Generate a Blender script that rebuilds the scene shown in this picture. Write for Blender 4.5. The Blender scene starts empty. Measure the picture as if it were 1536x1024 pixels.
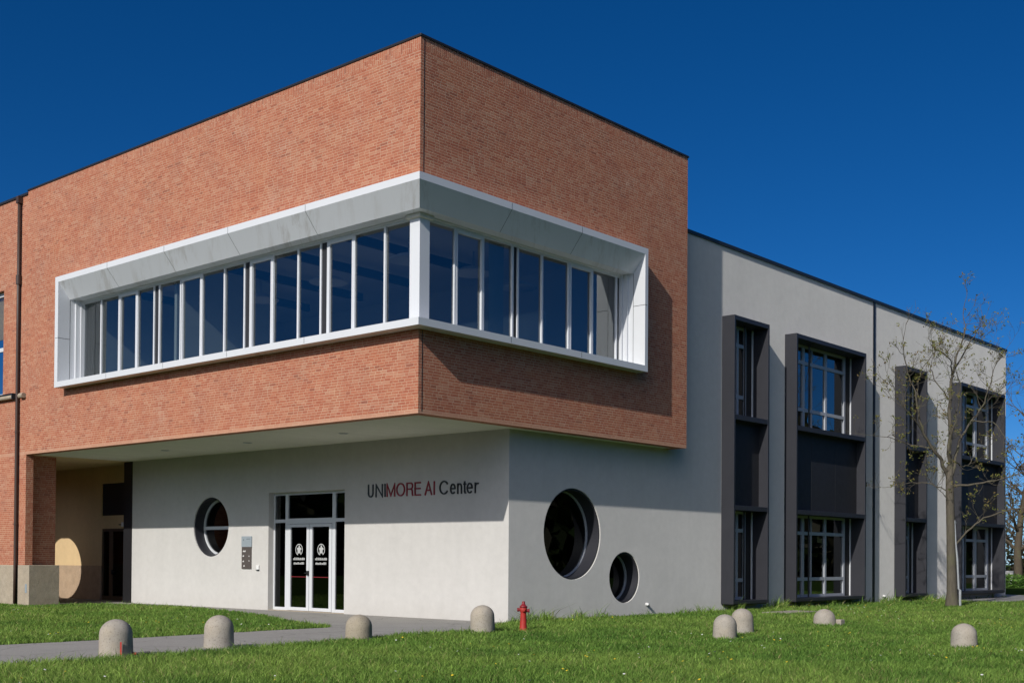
import bpy, bmesh, math, random
import numpy as np
from mathutils import Vector, Matrix
S = bpy.context.scene
COL = S.collection
R = math.radians

# ------------------------------------------------------------------ camera
CAM = dict(cx=19.6879, cy=-19.2045, cz=1.6, yaw=0.72, pitch=0.013, roll=0.0068, f=1827.06, py=814.565)
def cam_axes():
    y, p, r = CAM['yaw'], CAM['pitch'], CAM['roll']
    fw = Vector((-math.sin(y)*math.cos(p), math.cos(y)*math.cos(p), math.sin(p)))
    rt = Vector((math.cos(y), math.sin(y), 0)); up = rt.cross(fw)
    return fw, math.cos(r)*rt + math.sin(r)*up, -math.sin(r)*rt + math.cos(r)*up
FW, RT, UP = cam_axes()
CPOS = Vector((CAM['cx'], CAM['cy'], CAM['cz']))
cd = bpy.data.cameras.new('camera'); co = bpy.data.objects.new('camera', cd); COL.objects.link(co)
M = Matrix.Identity(4)
for i, v in enumerate((RT, UP, -FW)):
    for k in range(3): M[k][i] = v[k]
M.translation = CPOS
co.matrix_world = M
cd.sensor_fit = 'HORIZONTAL'; cd.sensor_width = 36.0
cd.lens = CAM['f']/1536*36.0
cd.shift_y = (CAM['py']-512)/1536
cd.clip_start = 0.1; cd.clip_end = 3000
S.camera = co
FILL_GLOW = 18.0  # strength of the fill glow added to the sky out of view

# ------------------------------------------------------------------ light
SUN = Vector((0.2088, -1.0, 0.6071)).normalized()      # towards the sun
EL = math.asin(SUN.z); AZ = math.atan2(SUN.x, SUN.y)
w = bpy.data.worlds.new('World'); S.world = w; w.use_nodes = True
nt = w.node_tree; bg = nt.nodes['Background']
sky = nt.nodes.new('ShaderNodeTexSky'); sky.sky_type = 'NISHITA'; sky.sun_disc = False
sky.sun_elevation = EL; sky.sun_rotation = AZ
sky.altitude = 0; sky.air_density = 0.6; sky.dust_density = 0.0; sky.ozone_density = 8.0
# deep clear blue, plus a pale glow round the sun, added to lift the shadows
hs = nt.nodes.new('ShaderNodeHueSaturation'); hs.inputs['Saturation'].default_value = 1.18; hs.inputs['Value'].default_value = .87; hs.inputs['Hue'].default_value = .502
nt.links.new(sky.outputs[0], hs.inputs['Color'])
tc = nt.nodes.new('ShaderNodeTexCoord'); sep = nt.nodes.new('ShaderNodeSeparateXYZ'); nt.links.new(tc.outputs['Generated'], sep.inputs[0])
def wm(op, a, b, c=None):
    n = nt.nodes.new('ShaderNodeMath'); n.operation = op
    for k, v in enumerate((a, b, c)):
        if v is None: continue
        if isinstance(v, (int, float)): n.inputs[k].default_value = v
        else: nt.links.new(v, n.inputs[k])
    return n.outputs[0]
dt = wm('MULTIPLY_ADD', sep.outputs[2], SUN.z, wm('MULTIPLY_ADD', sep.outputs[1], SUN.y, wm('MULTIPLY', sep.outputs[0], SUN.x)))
glow_mask = wm('MAXIMUM', wm('DIVIDE', wm('SUBTRACT', dt, .70), .30), 0.0)      # added fill glow, centred on the sun
glow_lvl = wm('MULTIPLY', wm('POWER', glow_mask, 1.5), FILL_GLOW)
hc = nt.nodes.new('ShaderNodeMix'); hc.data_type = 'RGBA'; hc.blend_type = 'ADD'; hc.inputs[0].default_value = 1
sc_ = nt.nodes.new('ShaderNodeVectorMath'); sc_.operation = 'SCALE'; sc_.inputs[0].default_value = (1.0, .93, .82); nt.links.new(glow_lvl, sc_.inputs['Scale'])
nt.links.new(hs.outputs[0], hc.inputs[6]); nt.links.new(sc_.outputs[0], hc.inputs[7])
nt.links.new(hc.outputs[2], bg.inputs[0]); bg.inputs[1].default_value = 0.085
sl = bpy.data.lights.new('sun', 'SUN'); sl.energy = 3.55; sl.angle = R(0.53); sl.color = (1.0, 0.955, 0.88)
so = bpy.data.objects.new('sun', sl); COL.objects.link(so)
so.rotation_euler = SUN.to_track_quat('Z', 'Y').to_euler()
S.view_settings.view_transform = 'Standard'; S.view_settings.look = 'None'
S.view_settings.exposure = 0.0; S.view_settings.gamma = 1.0

# ------------------------------------------------------------------ materials
def mat(name):
    m = bpy.data.materials.new(name); m.use_nodes = True
    return m, m.node_tree, m.node_tree.nodes['Principled BSDF']
def N(t, kind, **kw):
    n = t.nodes.new(kind)
    for k, v in kw.items():
        if k.startswith('i_'): n.inputs[k[2:].replace('_', ' ')].default_value = v
        else: setattr(n, k, v)
    return n
def noise(t, vec, scale, detail=4, rough=.55):
    n = N(t, 'ShaderNodeTexNoise'); n.inputs['Scale'].default_value = scale
    n.inputs['Detail'].default_value = detail; n.inputs['Roughness'].default_value = rough
    if vec is not None: t.links.new(vec, n.inputs['Vector'])
    return n.outputs['Fac']
def ramp(t, fac, stops):
    r = N(t, 'ShaderNodeValToRGB'); e = r.color_ramp.elements
    while len(e) < len(stops): e.new(.5)
    for el, (p, c) in zip(e, stops):
        el.position = p; el.color = (c[0], c[1], c[2], 1) if hasattr(c, '__len__') else (c, c, c, 1)
    t.links.new(fac, r.inputs[0]); return r.outputs[0]
def mixc(t, fac, a, b, mode='MIX'):
    n = N(t, 'ShaderNodeMix', data_type='RGBA', blend_type=mode)
    for sock, v in ((n.inputs[0], fac), (n.inputs[6], a), (n.inputs[7], b)):
        if isinstance(v, (int, float)): sock.default_value = v
        elif isinstance(v, tuple): sock.default_value = (*v, 1)
        else: t.links.new(v, sock)
    return n.outputs[2]
def math_(t, op, a, b=None, c=None):
    n = N(t, 'ShaderNodeMath', operation=op)
    for i, v in enumerate((a, b, c)):
        if v is None: continue
        if isinstance(v, (int, float)): n.inputs[i].default_value = v
        else: t.links.new(v, n.inputs[i])
    return n.outputs[0]
def bump(t, h, strength, dist, bsdf):
    b = N(t, 'ShaderNodeBump'); b.inputs['Strength'].default_value = strength; b.inputs['Distance'].default_value = dist
    t.links.new(h, b.inputs['Height']); t.links.new(b.outputs[0], bsdf.inputs['Normal'])
def uvn(t): return N(t, 'ShaderNodeUVMap').outputs[0]
def objc(t): return N(t, 'ShaderNodeTexCoord').outputs['Object']
def scaled(t, vec, s):
    n = N(t, 'ShaderNodeVectorMath', operation='MULTIPLY'); t.links.new(vec, n.inputs[0]); n.inputs[1].default_value = s
    return n.outputs[0]

def m_plain(name, col, rough=.6, metal=0, var=.12, nscale=3.0, bmp=0.0, bscale=200, spec=.5):
    m, t, b = mat(name); u = objc(t)
    f = noise(t, u, nscale, 5)
    c = mixc(t, f, tuple(x*(1-var) for x in col), tuple(min(1, x*(1+var)) for x in col))
    t.links.new(c, b.inputs['Base Color'])
    rr = math_(t, 'MULTIPLY_ADD', noise(t, u, nscale*3.3), .2, rough-.1); t.links.new(rr, b.inputs['Roughness'])
    b.inputs['Metallic'].default_value = metal
    b.inputs['Specular IOR Level'].default_value = spec
    if bmp: bump(t, noise(t, u, bscale, 3), bmp, .004, b)
    return m

def m_brick():
    m, t, b = mat('brick'); u = uvn(t)
    wob = N(t, 'ShaderNodeTexNoise'); wob.inputs['Scale'].default_value = 1.6; wob.inputs['Detail'].default_value = 2; t.links.new(u, wob.inputs['Vector'])
    wv = N(t, 'ShaderNodeVectorMath', operation='MULTIPLY_ADD'); t.links.new(wob.outputs['Color'], wv.inputs[0]); wv.inputs[1].default_value = (.012, .012, 0); t.links.new(u, wv.inputs[2])
    uu = wv.outputs[0]
    sp = N(t, 'ShaderNodeSeparateXYZ'); t.links.new(u, sp.inputs[0])
    sw = N(t, 'ShaderNodeSeparateXYZ'); t.links.new(uu, sw.inputs[0])
    cb = N(t, 'ShaderNodeCombineXYZ'); t.links.new(sw.outputs[1], cb.inputs[0]); t.links.new(sw.outputs[0], cb.inputs[1])
    soldier = math_(t, 'GREATER_THAN', sp.outputs[1], 13.15)
    vm = N(t, 'ShaderNodeMix', data_type='VECTOR'); t.links.new(soldier, vm.inputs[0]); t.links.new(uu, vm.inputs[4]); t.links.new(cb.outputs[0], vm.inputs[5])
    PX, PV, MO = .385, .0655, .0128
    sb_ = N(t, 'ShaderNodeSeparateXYZ'); t.links.new(vm.outputs[1], sb_.inputs[0]); bu, bv = sb_.outputs[0], sb_.outputs[1]
    rv = math_(t, 'DIVIDE', bv, PV); row = math_(t, 'FLOOR', rv); fv = math_(t, 'SUBTRACT', rv, row)
    wr = N(t, 'ShaderNodeTexWhiteNoise', noise_dimensions='1D'); t.links.new(row, wr.inputs['W'])
    ru = math_(t, 'ADD', math_(t, 'DIVIDE', bu, PX), math_(t, 'MULTIPLY', wr.outputs['Value'], 7.0))
    cu_ = math_(t, 'FLOOR', ru); fu = math_(t, 'SUBTRACT', ru, cu_)
    c2 = N(t, 'ShaderNodeCombineXYZ'); t.links.new(row, c2.inputs[0]); t.links.new(cu_, c2.inputs[1])
    w0 = N(t, 'ShaderNodeTexWhiteNoise', noise_dimensions='2D'); t.links.new(c2.outputs[0], w0.inputs['Vector'])
    cut = math_(t, 'MULTIPLY_ADD', w0.outputs['Value'], .26, .46)       # where the stretcher ends and the header begins
    hdr = math_(t, 'GREATER_THAN', fu, cut)
    c3 = N(t, 'ShaderNodeCombineXYZ'); t.links.new(row, c3.inputs[0]); t.links.new(math_(t, 'MULTIPLY_ADD', hdr, .5, cu_), c3.inputs[1]); c3.inputs[2].default_value = 3.3
    wc = N(t, 'ShaderNodeTexWhiteNoise', noise_dimensions='3D'); t.links.new(c3.outputs[0], wc.inputs['Vector'])
    dl = math_(t, 'MINIMUM', math_(t, 'MINIMUM', fu, math_(t, 'SUBTRACT', 1.0, fu)), math_(t, 'ABSOLUTE', math_(t, 'SUBTRACT', fu, cut)))
    dd = math_(t, 'MINIMUM', math_(t, 'MULTIPLY', dl, PX), math_(t, 'MULTIPLY', math_(t, 'MINIMUM', fv, math_(t, 'SUBTRACT', 1.0, fv)), PV))
    dd = math_(t, 'ADD', dd, math_(t, 'MULTIPLY_ADD', noise(t, u, 22, 2), .006, -.003))
    mr = N(t, 'ShaderNodeMapRange', interpolation_type='SMOOTHSTEP'); t.links.new(dd, mr.inputs[0]); mr.inputs[1].default_value = MO*.5-.0025; mr.inputs[2].default_value = MO*.5+.0025
    bf = mr.outputs[0]                                                  # 1 on brick, 0 on mortar
    bc = ramp(t, wc.outputs['Value'], [(0, (.33, .12, .078)), (.05, (.42, .14, .084)), (.5, (.465, .168, .099)), (.85, (.50, .20, .122)), (1, (.53, .26, .168))])
    pale = ramp(t, noise(t, u, 1.5, 6, .7), [(.46, 0), (.70, 1)])
    bc = mixc(t, math_(t, 'MULTIPLY', pale, .45), bc, (.50, .24, .142))
    mc = mixc(t, noise(t, u, 3.0, 4), (.56, .375, .25), (.70, .515, .375))
    flush = ramp(t, noise(t, u, 1.9, 5, .7), [(.36, .15), (.66, 1.0)])       # joints washed flush with brick dust in places
    mc = mixc(t, flush, mixc(t, .35, bc, mc), mc)
    c = mixc(t, bf, mc, bc)
    tone = noise(t, u, .9, 4, .6)
    c = mixc(t, .9, c, ramp(t, tone, [(.30, (.90, .93, .98)), (.52, (.97, .96, .96)), (.70, (1.0, .96, .92))]), 'MULTIPLY')
    big = noise(t, u, .35, 3)
    c = mixc(t, .55, c, ramp(t, big, [(.3, (.90, .88, .87)), (.7, (1.0, 1.0, 1.0))]), 'MULTIPLY')
    fine = noise(t, u, 40, 3)
    c = mixc(t, .8, c, ramp(t, fine, [(.25, .82), (.75, 1.10)]), 'MULTIPLY')
    # lime bloom patches and the pale bottom course
    bloom = ramp(t, noise(t, u, .8, 6, .7), [(.60, 0), (.78, 1)])
    c = mixc(t, math_(t, 'MULTIPLY', bloom, .38), c, (.60, .42, .32))
    bott = math_(t, 'MULTIPLY', math_(t, 'LESS_THAN', sp.outputs[1], 4.965), math_(t, 'GREATER_THAN', sp.outputs[1], 4.87))
    c = mixc(t, math_(t, 'MULTIPLY', bott, .5), c, (.58, .36, .25))
    t.links.new(c, b.inputs['Base Color']); b.inputs['Roughness'].default_value = .92; b.inputs['Specular IOR Level'].default_value = .15
    if 'Diffuse Roughness' in b.inputs: b.inputs['Diffuse Roughness'].default_value = .3
    h = math_(t, 'ADD', bf, math_(t, 'MULTIPLY', noise(t, u, 30, 3), .8))
    bump(t, h, .55, .006, b)
    return m

def m_plaster(name, col, streak=.10, warm=None):
    m, t, b = mat(name); u = uvn(t)
    c = mixc(t, noise(t, u, .55, 6, .6), tuple(x*.93 for x in col), tuple(x*1.04 for x in col))
    st = ramp(t, noise(t, scaled(t, u, (1.3, .16, 1)), 1.1, 5, .6), [(.36, 1.0-streak), (.60, 1.0)])
    c = mixc(t, 1.0, c, st, 'MULTIPLY')
    sp = N(t, 'ShaderNodeSeparateXYZ'); t.links.new(u, sp.inputs[0])
    # splash-back dirt near the ground
    lo = math_(t, 'SUBTRACT', 1.0, math_(t, 'SMOOTH_MIN', math_(t, 'DIVIDE', sp.outputs[1], .55), 1.0, .3))
    dirt = math_(t, 'MULTIPLY', math_(t, 'MAXIMUM', lo, 0.0), noise(t, u, 2.5, 6, .7))
    c = mixc(t, math_(t, 'MULTIPLY', dirt, .28), c, (.34, .31, .26))
    c = mixc(t, .45, c, ramp(t, noise(t, u, 4.5, 6, .7), [(.32, .90), (.68, 1.06)]), 'MULTIPLY')
    fine = noise(t, u, 55, 4, .7)
    c = mixc(t, .5, c, ramp(t, fine, [(.3, .90), (.7, 1.05)]), 'MULTIPLY')
    t.links.new(c, b.inputs['Base Color']); b.inputs['Roughness'].default_value = .95; b.inputs['Specular IOR Level'].default_value = .1
    if 'Diffuse Roughness' in b.inputs: b.inputs['Diffuse Roughness'].default_value = 1.0
    h = math_(t, 'ADD', fine, math_(t, 'MULTIPLY', noise(t, u, 1.2, 4), 6.0))
    bump(t, h, .45, .004, b)
    return m

def m_panel(name, col):       # the aluminium surround of the ribbon window, with run-off streaks
    m, t, b = mat(name); u = uvn(t); g = N(t, 'ShaderNodeNewGeometry')
    sp = N(t, 'ShaderNodeSeparateXYZ'); t.links.new(g.outputs['Normal'], sp.inputs[0])
    down = math_(t, 'LESS_THAN', sp.outputs[2], -.3)
    pc = objc(t)
    s2 = N(t, 'ShaderNodeSeparateXYZ'); t.links.new(pc, s2.inputs[0])
    al = math_(t, 'ADD', s2.outputs[0], math_(t, 'MULTIPLY', s2.outputs[1], 1.0))
    cb = N(t, 'ShaderNodeCombineXYZ'); t.links.new(al, cb.inputs[0]); t.links.new(math_(t, 'MULTIPLY', s2.outputs[2], .35), cb.inputs[1])
    st = ramp(t, noise(t, cb.outputs[0], 3.2, 6, .75), [(.40, (.66, .62, .57)), (.52, (1, 1, 1))])
    big = ramp(t, noise(t, cb.outputs[0], .55, 2), [(.45, 0), (.6, 1)])
    c0 = mixc(t, noise(t, pc, .9, 4), tuple(x*.94 for x in col), tuple(x*1.03 for x in col))
    c = mixc(t, math_(t, 'MULTIPLY', math_(t, 'MULTIPLY', down, big), .55), c0, mixc(t, 1.0, c0, st, 'MULTIPLY'))
    t.links.new(c, b.inputs['Base Color']); b.inputs['Roughness'].default_value = .5; b.inputs['Specular IOR Level'].default_value = .35
    bump(t, noise(t, pc, 1.5, 3), .15, .01, b)
    return m

def m_glass(name, refl=.13, tint=(.52, .57, .60)):
    m = bpy.data.materials.new(name); m.use_nodes = True; t = m.node_tree
    for n in list(t.nodes): t.nodes.remove(n)
    o = N(t, 'ShaderNodeOutputMaterial'); mx = N(t, 'ShaderNodeMixShader')
    tr = N(t, 'ShaderNodeBsdfTransparent'); tr.inputs[0].default_value = (*tint, 1)
    gl = N(t, 'ShaderNodeBsdfGlossy'); gl.inputs['Roughness'].default_value = .0; gl.inputs['Color'].default_value = (.92, .97, 1, 1)
    fr = N(t, 'ShaderNodeFresnel'); fr.inputs[0].default_value = 1.5
    fac = math_(t, 'MINIMUM', math_(t, 'MULTIPLY_ADD', fr.outputs[0], 1.1, refl), .95)
    bp = N(t, 'ShaderNodeBump'); bp.inputs['Strength'].default_value = .05; bp.inputs['Distance'].default_value = .02
    t.links.new(noise(t, objc(t), .9, 2), bp.inputs['Height']); t.links.new(bp.outputs[0], gl.inputs['Normal'])
    t.links.new(fac, mx.inputs[0]); t.links.new(tr.outputs[0], mx.inputs[1]); t.links.new(gl.outputs[0], mx.inputs[2])
    t.links.new(mx.outputs[0], o.inputs[0])
    return m

def m_concrete(name, col, warm=(.5, .42, .3)):
    m, t, b = mat(name); u = objc(t)
    oi = N(t, 'ShaderNodeObjectInfo')
    off = N(t, 'ShaderNodeVectorMath', operation='ADD'); t.links.new(u, off.inputs[0]); 
    cc = N(t, 'ShaderNodeCombineXYZ'); t.links.new(math_(t, 'MULTIPLY', oi.outputs['Random'], 37.0), cc.inputs[0]); t.links.new(cc.outputs[0], off.inputs[1])
    u = off.outputs[0]
    c = mixc(t, noise(t, u, 4, 6, .65), tuple(x*.58 for x in col), tuple(x*1.22 for x in col))
    c = mixc(t, math_(t, 'MULTIPLY', ramp(t, noise(t, u, 2.2, 4), [(.42, 0), (.68, 1)]), .45), c, warm)
    sp = ramp(t, noise(t, u, 45, 3), [(.32, .5), (.44, 1.0)])
    c = mixc(t, .7, c, sp, 'MULTIPLY')
    t.links.new(c, b.inputs['Base Color']); b.inputs['Roughness'].default_value = .95; b.inputs['Specular IOR Level'].default_value = .12
    h = math_(t, 'ADD', noise(t, u, 70, 4, .7), math_(t, 'MULTIPLY', noise(t, u, 9, 3), 2.0))
    bump(t, h, .5, .006, b); return m

def m_asphalt():
    m, t, b = mat('asphalt'); u = objc(t)
    c = mixc(t, noise(t, u, .7, 6, .65), (.29, .28, .265), (.40, .385, .36))
    c = mixc(t, .8, c, ramp(t, noise(t, u, 70, 3, .8), [(.3, .6), (.7, 1.25)]), 'MULTIPLY')
    v = N(t, 'ShaderNodeTexVoronoi', feature='DISTANCE_TO_EDGE'); v.inputs['Scale'].default_value = .55
    wn = N(t, 'ShaderNodeVectorMath', operation='MULTIPLY_ADD'); nn = N(t, 'ShaderNodeTexNoise'); nn.inputs['Scale'].default_value = 1.5; t.links.new(u, nn.inputs['Vector'])
    t.links.new(nn.outputs['Color'], wn.inputs[0]); wn.inputs[1].default_value = (.6, .6, 0); t.links.new(u, wn.inputs[2]); t.links.new(wn.outputs[0], v.inputs['Vector'])
    cr = ramp(t, v.outputs['Distance'], [(.0, .45), (.012, 1.0)])
    c = mixc(t, .8, c, cr, 'MULTIPLY')
    t.links.new(c, b.inputs['Base Color']); b.inputs['Roughness'].default_value = .95; b.inputs['Specular IOR Level'].default_value = .1
    bump(t, noise(t, u, 90, 3), .6, .006, b); return m

def m_soil():
    m, t, b = mat('turf_soil'); u = objc(t)
    c = mixc(t, noise(t, u, .5, 6, .65), (.030, .055, .012), (.055, .095, .020))
    c = mixc(t, .8, c, ramp(t, noise(t, u, 14, 4, .8), [(.3, .5), (.7, 1.3)]), 'MULTIPLY')
    c = mixc(t, math_(t, 'MULTIPLY', ramp(t, noise(t, u, 1.7, 4), [(.55, 0), (.75, 1)]), .4), c, (.085, .085, .03))
    t.links.new(c, b.inputs['Base Color']); b.inputs['Roughness'].default_value = 1; b.inputs['Specular IOR Level'].default_value = 0
    bump(t, noise(t, u, 20, 4), 1, .03, b); return m

def m_leafy(name, attr='tint', transl=.35, rough=.6):
    m = bpy.data.materials.new(name); m.use_nodes = True; t = m.node_tree; b = t.nodes['Principled BSDF']
    a = N(t, 'ShaderNodeAttribute', attribute_name=attr)
    t.links.new(a.outputs['Color'], b.inputs['Base Color']); b.inputs['Roughness'].default_value = rough; b.inputs['Specular IOR Level'].default_value = .25
    tl = N(t, 'ShaderNodeBsdfTranslucent'); t.links.new(a.outputs['Color'], tl.inputs[0])
    mx = N(t, 'ShaderNodeMixShader'); mx.inputs[0].default_value = transl
    o = t.nodes['Material Output']
    t.links.new(b.outputs[0], mx.inputs[1]); t.links.new(tl.outputs[0], mx.inputs[2]); t.links.new(mx.outputs[0], o.inputs[0])
    return m

def m_bark(name, c0, c1):
    m, t, b = mat(name); u = objc(t)
    v = scaled(t, u, (1, 1, .22))
    f = noise(t, v, 16, 6, .7)
    c = mixc(t, f, c0, c1)
    c = mixc(t, math_(t, 'MULTIPLY', ramp(t, noise(t, u, 2.5, 4), [(.5, 0), (.7, 1)]), .5), c, (.13, .13, .07))
    t.links.new(c, b.inputs['Base Color']); b.inputs['Roughness'].default_value = .95; b.inputs['Specular IOR Level'].default_value = .1
    bump(t, f, .8, .02, b); return m

MT = dict(
    brick=m_brick(),
    white=m_plaster('white_plaster', (.620, .608, .590), .03),
    soffit=m_plaster('soffit_plaster', (.82, .79, .73), .05),
    ochre=m_plaster('ochre_plaster', (.76, .58, .34), .06),
    dado=m_concrete('dado_stone', (.54, .40, .28), (.50, .36, .24)),
    panel=m_panel('aluminium_panel', (.67, .69, .72)),
    alu=m_plain('window_aluminium', (.64, .66, .69), .4, 0, .05, 2, 0, 200, .5),
    alu2=m_plain('grey_window_metal', (.42, .44, .48), .4, 0, .05, 2),
    dgap=m_plain('dark_gasket', (.02, .021, .024), .6),
    anth=m_plain('anthracite_metal', (.032, .033, .041), .5, 0, .14, 1.3, .25, 120, .35),
    anthb=m_plain('anthracite_panel', (.027, .027, .032), .55, 0, .14, 1.3, .2, 120, .3),
    black=m_plain('black_metal', (.014, .014, .016), .5),
    coping=m_plain('coping_metal', (.020, .021, .024), .45),
    room=m_plain('room_inside', (.50, .48, .45), .9, 0, .1, .6),
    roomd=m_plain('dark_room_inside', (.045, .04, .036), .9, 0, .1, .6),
    curtain=m_plain('curtain', (.46, .50, .46), .9, 0, .1, 2),
    glass=m_glass('glass', .09),
    glass_low=m_glass('entrance_glass', .02, (.12, .12, .12)),
    plinth=m_concrete('plinth_concrete', (.45, .385, .30), (.42, .34, .25)),
    bol=m_concrete('bollard_concrete', (.40, .365, .32), (.44, .37, .27)),
    boly=m_concrete('stained_concrete', (.38, .335, .265), (.38, .31, .20)),
    asphalt=m_asphalt(), soil=m_soil(),
    pipe=m_plain('copper_pipe', (.055, .032, .024), .5),
    red=m_plain('red_paint', (.42, .028, .02), .6, 0, .45, 9),
    redd=m_plain('dark_red_paint', (.22, .012, .018), .5, 0, .2, 9),
    steel=m_plain('galvanised_steel', (.42, .44, .47), .4, .3),
    film=m_plain('etched_film', (.50, .51, .51), .7),
    frost=m_plain('white_film', (.78, .78, .78), .6),
    ink=m_plain('ink_black', (.018, .022, .026), .5),
    inkg=m_plain('ink_grey', (.035, .048, .055), .5),
    inkr=m_plain('ink_red', (.26, .020, .035), .5),
    plq=m_plain('plaque_blue', (.30, .35, .39), .5), plqd=m_plain('plaque_brown', (.095, .08, .075), .5),
    brown=m_plain('brown_frame', (.10, .065, .04), .5),
    bark=m_bark('bark', (.048, .042, .032), (.17, .15, .12)),
    bark2=m_bark('dark_bark', (.05, .04, .03), (.13, .105, .075)),
    blade=m_leafy('grass_blade', transl=.45), leaf=m_leafy('young_leaf', transl=.4), flower=m_leafy('flower', transl=.1),
)

# ------------------------------------------------------------------ mesh helpers
def box_uv(me):
    while me.uv_layers: me.uv_layers.remove(me.uv_layers[0])
    uv = me.uv_layers.new(name='UVMap')
    n = len(me.loops)
    if n == 0: return
    vs = np.empty(len(me.vertices)*3); me.vertices.foreach_get('co', vs); vs = vs.reshape(-1, 3)
    li = np.empty(n, int); me.loops.foreach_get('vertex_index', li)
    pn = np.empty(len(me.polygons)*3); me.polygons.foreach_get('normal', pn); pn = np.abs(pn.reshape(-1, 3))
    lt = np.empty(len(me.polygons), int); me.polygons.foreach_get('loop_total', lt)
    ax = np.repeat(np.argmax(pn*np.array([1, 1, .99]), 1), lt)
    p = vs[li]
    u = np.where(ax == 0, p[:, 1], p[:, 0]); v = np.where(ax == 2, p[:, 1], p[:, 2])
    uv.data.foreach_set('uv', np.stack([u, v], 1).ravel())
def link(name, me, m, parent=None, smooth=False, bev=0):
    me.materials.clear(); me.materials.append(m)
    o = bpy.data.objects.new(name, me); COL.objects.link(o)
    if parent is not None: o.parent = parent
    if smooth:
        for p in me.polygons: p.use_smooth = True
    if bev:
        bm = o.modifiers.new('bevel', 'BEVEL'); bm.width = bev; bm.segments = 2; bm.limit_method = 'ANGLE'
    return o
class MB:
    def __init__(s): s.v = []; s.f = []
    def add(s, vs, fs):
        k = len(s.v); s.v += [tuple(v) for v in vs]; s.f += [tuple(i+k for i in f) for f in fs]; return s
    def box(s, x0, x1, y0, y1, z0, z1):
        return s.add([(x0,y0,z0),(x1,y0,z0),(x1,y1,z0),(x0,y1,z0),(x0,y0,z1),(x1,y0,z1),(x1,y1,z1),(x0,y1,z1)],
            [(0,3,2,1),(4,5,6,7),(0,1,5,4),(1,2,6,5),(2,3,7,6),(3,0,4,7)])
    def quad(s, a, b, c, d): return s.add([a, b, c, d], [(0,1,2,3)])
    def loft(s, rings, close=True, caps=True):
        n = len(rings[0]); vs = [p for r in rings for p in r]; fs = []
        for i in range(len(rings)-1):
            for j in range(n if close else n-1):
                a = i*n+j; b = i*n+(j+1) % n
                fs.append((a, b, b+n, a+n))
        if caps: fs += [tuple(range(n))[::-1], tuple(range((len(rings)-1)*n, len(rings)*n))]
        return s.add(vs, fs)
    def tube(s, pts, rad, n=8, caps=True):
        pts = [Vector(p) for p in pts]; rings = []; ref = None
        for i, p in enumerate(pts):
            d = (pts[min(i+1, len(pts)-1)]-pts[max(i-1, 0)]).normalized()
            if ref is None: ref = d.orthogonal().normalized()
            ref = (ref - d*ref.dot(d))
            if ref.length < 1e-4: ref = d.orthogonal()
            ref.normalize(); q = d.cross(ref)
            r = rad[i] if hasattr(rad, '__len__') else rad
            rings.append([p+(ref*math.cos(2*math.pi*k/n)+q*math.sin(2*math.pi*k/n))*r for k in range(n)])
        return s.loft(rings, True, caps)
    def lathe(s, prof, c=(0,0,0), n=32, jit=None):
        rings = []
        for r, z in prof:
            ring = []
            for k in range(n):
                a = 2*math.pi*k/n; rr = r*(1+(jit(a, z) if jit else 0))
                ring.append((c[0]+rr*math.cos(a), c[1]+rr*math.sin(a), c[2]+z))
            rings.append(ring)
        return s.loft(rings)
    def build(s, name, m, parent=None, smooth=False, bev=0, fix=True):
        me = bpy.data.meshes.new(name); me.from_pydata(s.v, [], s.f); me.update()
        if fix:
            b = bmesh.new(); b.from_mesh(me); bmesh.ops.recalc_face_normals(b, faces=b.faces); b.to_mesh(me); b.free()
        box_uv(me)
        return link(name, me, m, parent, smooth, bev)
def circ(c, r, n=72): return [(c[0]+r*math.cos(2*math.pi*k/n), c[1]+r*math.sin(2*math.pi*k/n)) for k in range(n)]
def plate(name, outer, holes, t, fmap, m, parent=None, bev=0):
    """flat slab with holes; fmap(u, v, w) -> world, w in 0..t"""
    cu = bpy.data.curves.new('outline', 'CURVE'); cu.dimensions = '2D'; cu.fill_mode = 'BOTH'; cu.extrude = t/2
    for lp in [outer]+holes:
        sp = cu.splines.new('POLY'); sp.points.add(len(lp)-1); sp.use_cyclic_u = True
        for p, q in zip(sp.points, lp): p.co = (q[0], q[1], 0, 1)
    ob = bpy.data.objects.new('outline', cu); COL.objects.link(ob)
    dg = bpy.context.evaluated_depsgraph_get(); me = bpy.data.meshes.new_from_object(ob.evaluated_get(dg))
    bpy.data.objects.remove(ob); bpy.data.curves.remove(cu)
    for v in me.vertices: v.co = fmap(v.co.x, v.co.y, v.co.z+t/2)
    me.name = name
    b = bmesh.new(); b.from_mesh(me); bmesh.ops.remove_doubles(b, verts=b.verts, dist=1e-4); bmesh.ops.recalc_face_normals(b, faces=b.faces); b.to_mesh(me); b.free()
    for p in me.polygons: p.use_smooth = False
    me.update(); box_uv(me)
    return link(name, me, m, parent, False, bev)
def text_mesh(name, s, m, parent, x0, x1, z0, cap, y, depth=.02):
    cu = bpy.data.curves.new('text', 'FONT'); cu.body = s; cu.size = 1; cu.extrude = 0; cu.offset = -.006
    ob = bpy.data.objects.new('text', cu); COL.objects.link(ob)
    dg = bpy.context.evaluated_depsgraph_get(); me = bpy.data.meshes.new_from_object(ob.evaluated_get(dg))
    bpy.data.objects.remove(ob)
    xs = [v.co.x for v in me.vertices]; hx = max(v.co.y for v in me.vertices)
    a, bq = min(xs), max(xs)
    for v in me.vertices:
        v.co = ((v.co.x-a)/(bq-a)*(x1-x0)+x0, y, z0+v.co.y/.729*cap)
    b = bmesh.new(); b.from_mesh(me)
    r = bmesh.ops.extrude_face_region(b, geom=list(b.faces))
    for e in r['geom']:
        if isinstance(e, bmesh.types.BMVert): e.co.y += depth
    bmesh.ops.recalc_face_normals(b, faces=b.faces); b.to_mesh(me); b.free(); me.name = name
    return link(name, me, m, parent)
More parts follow.
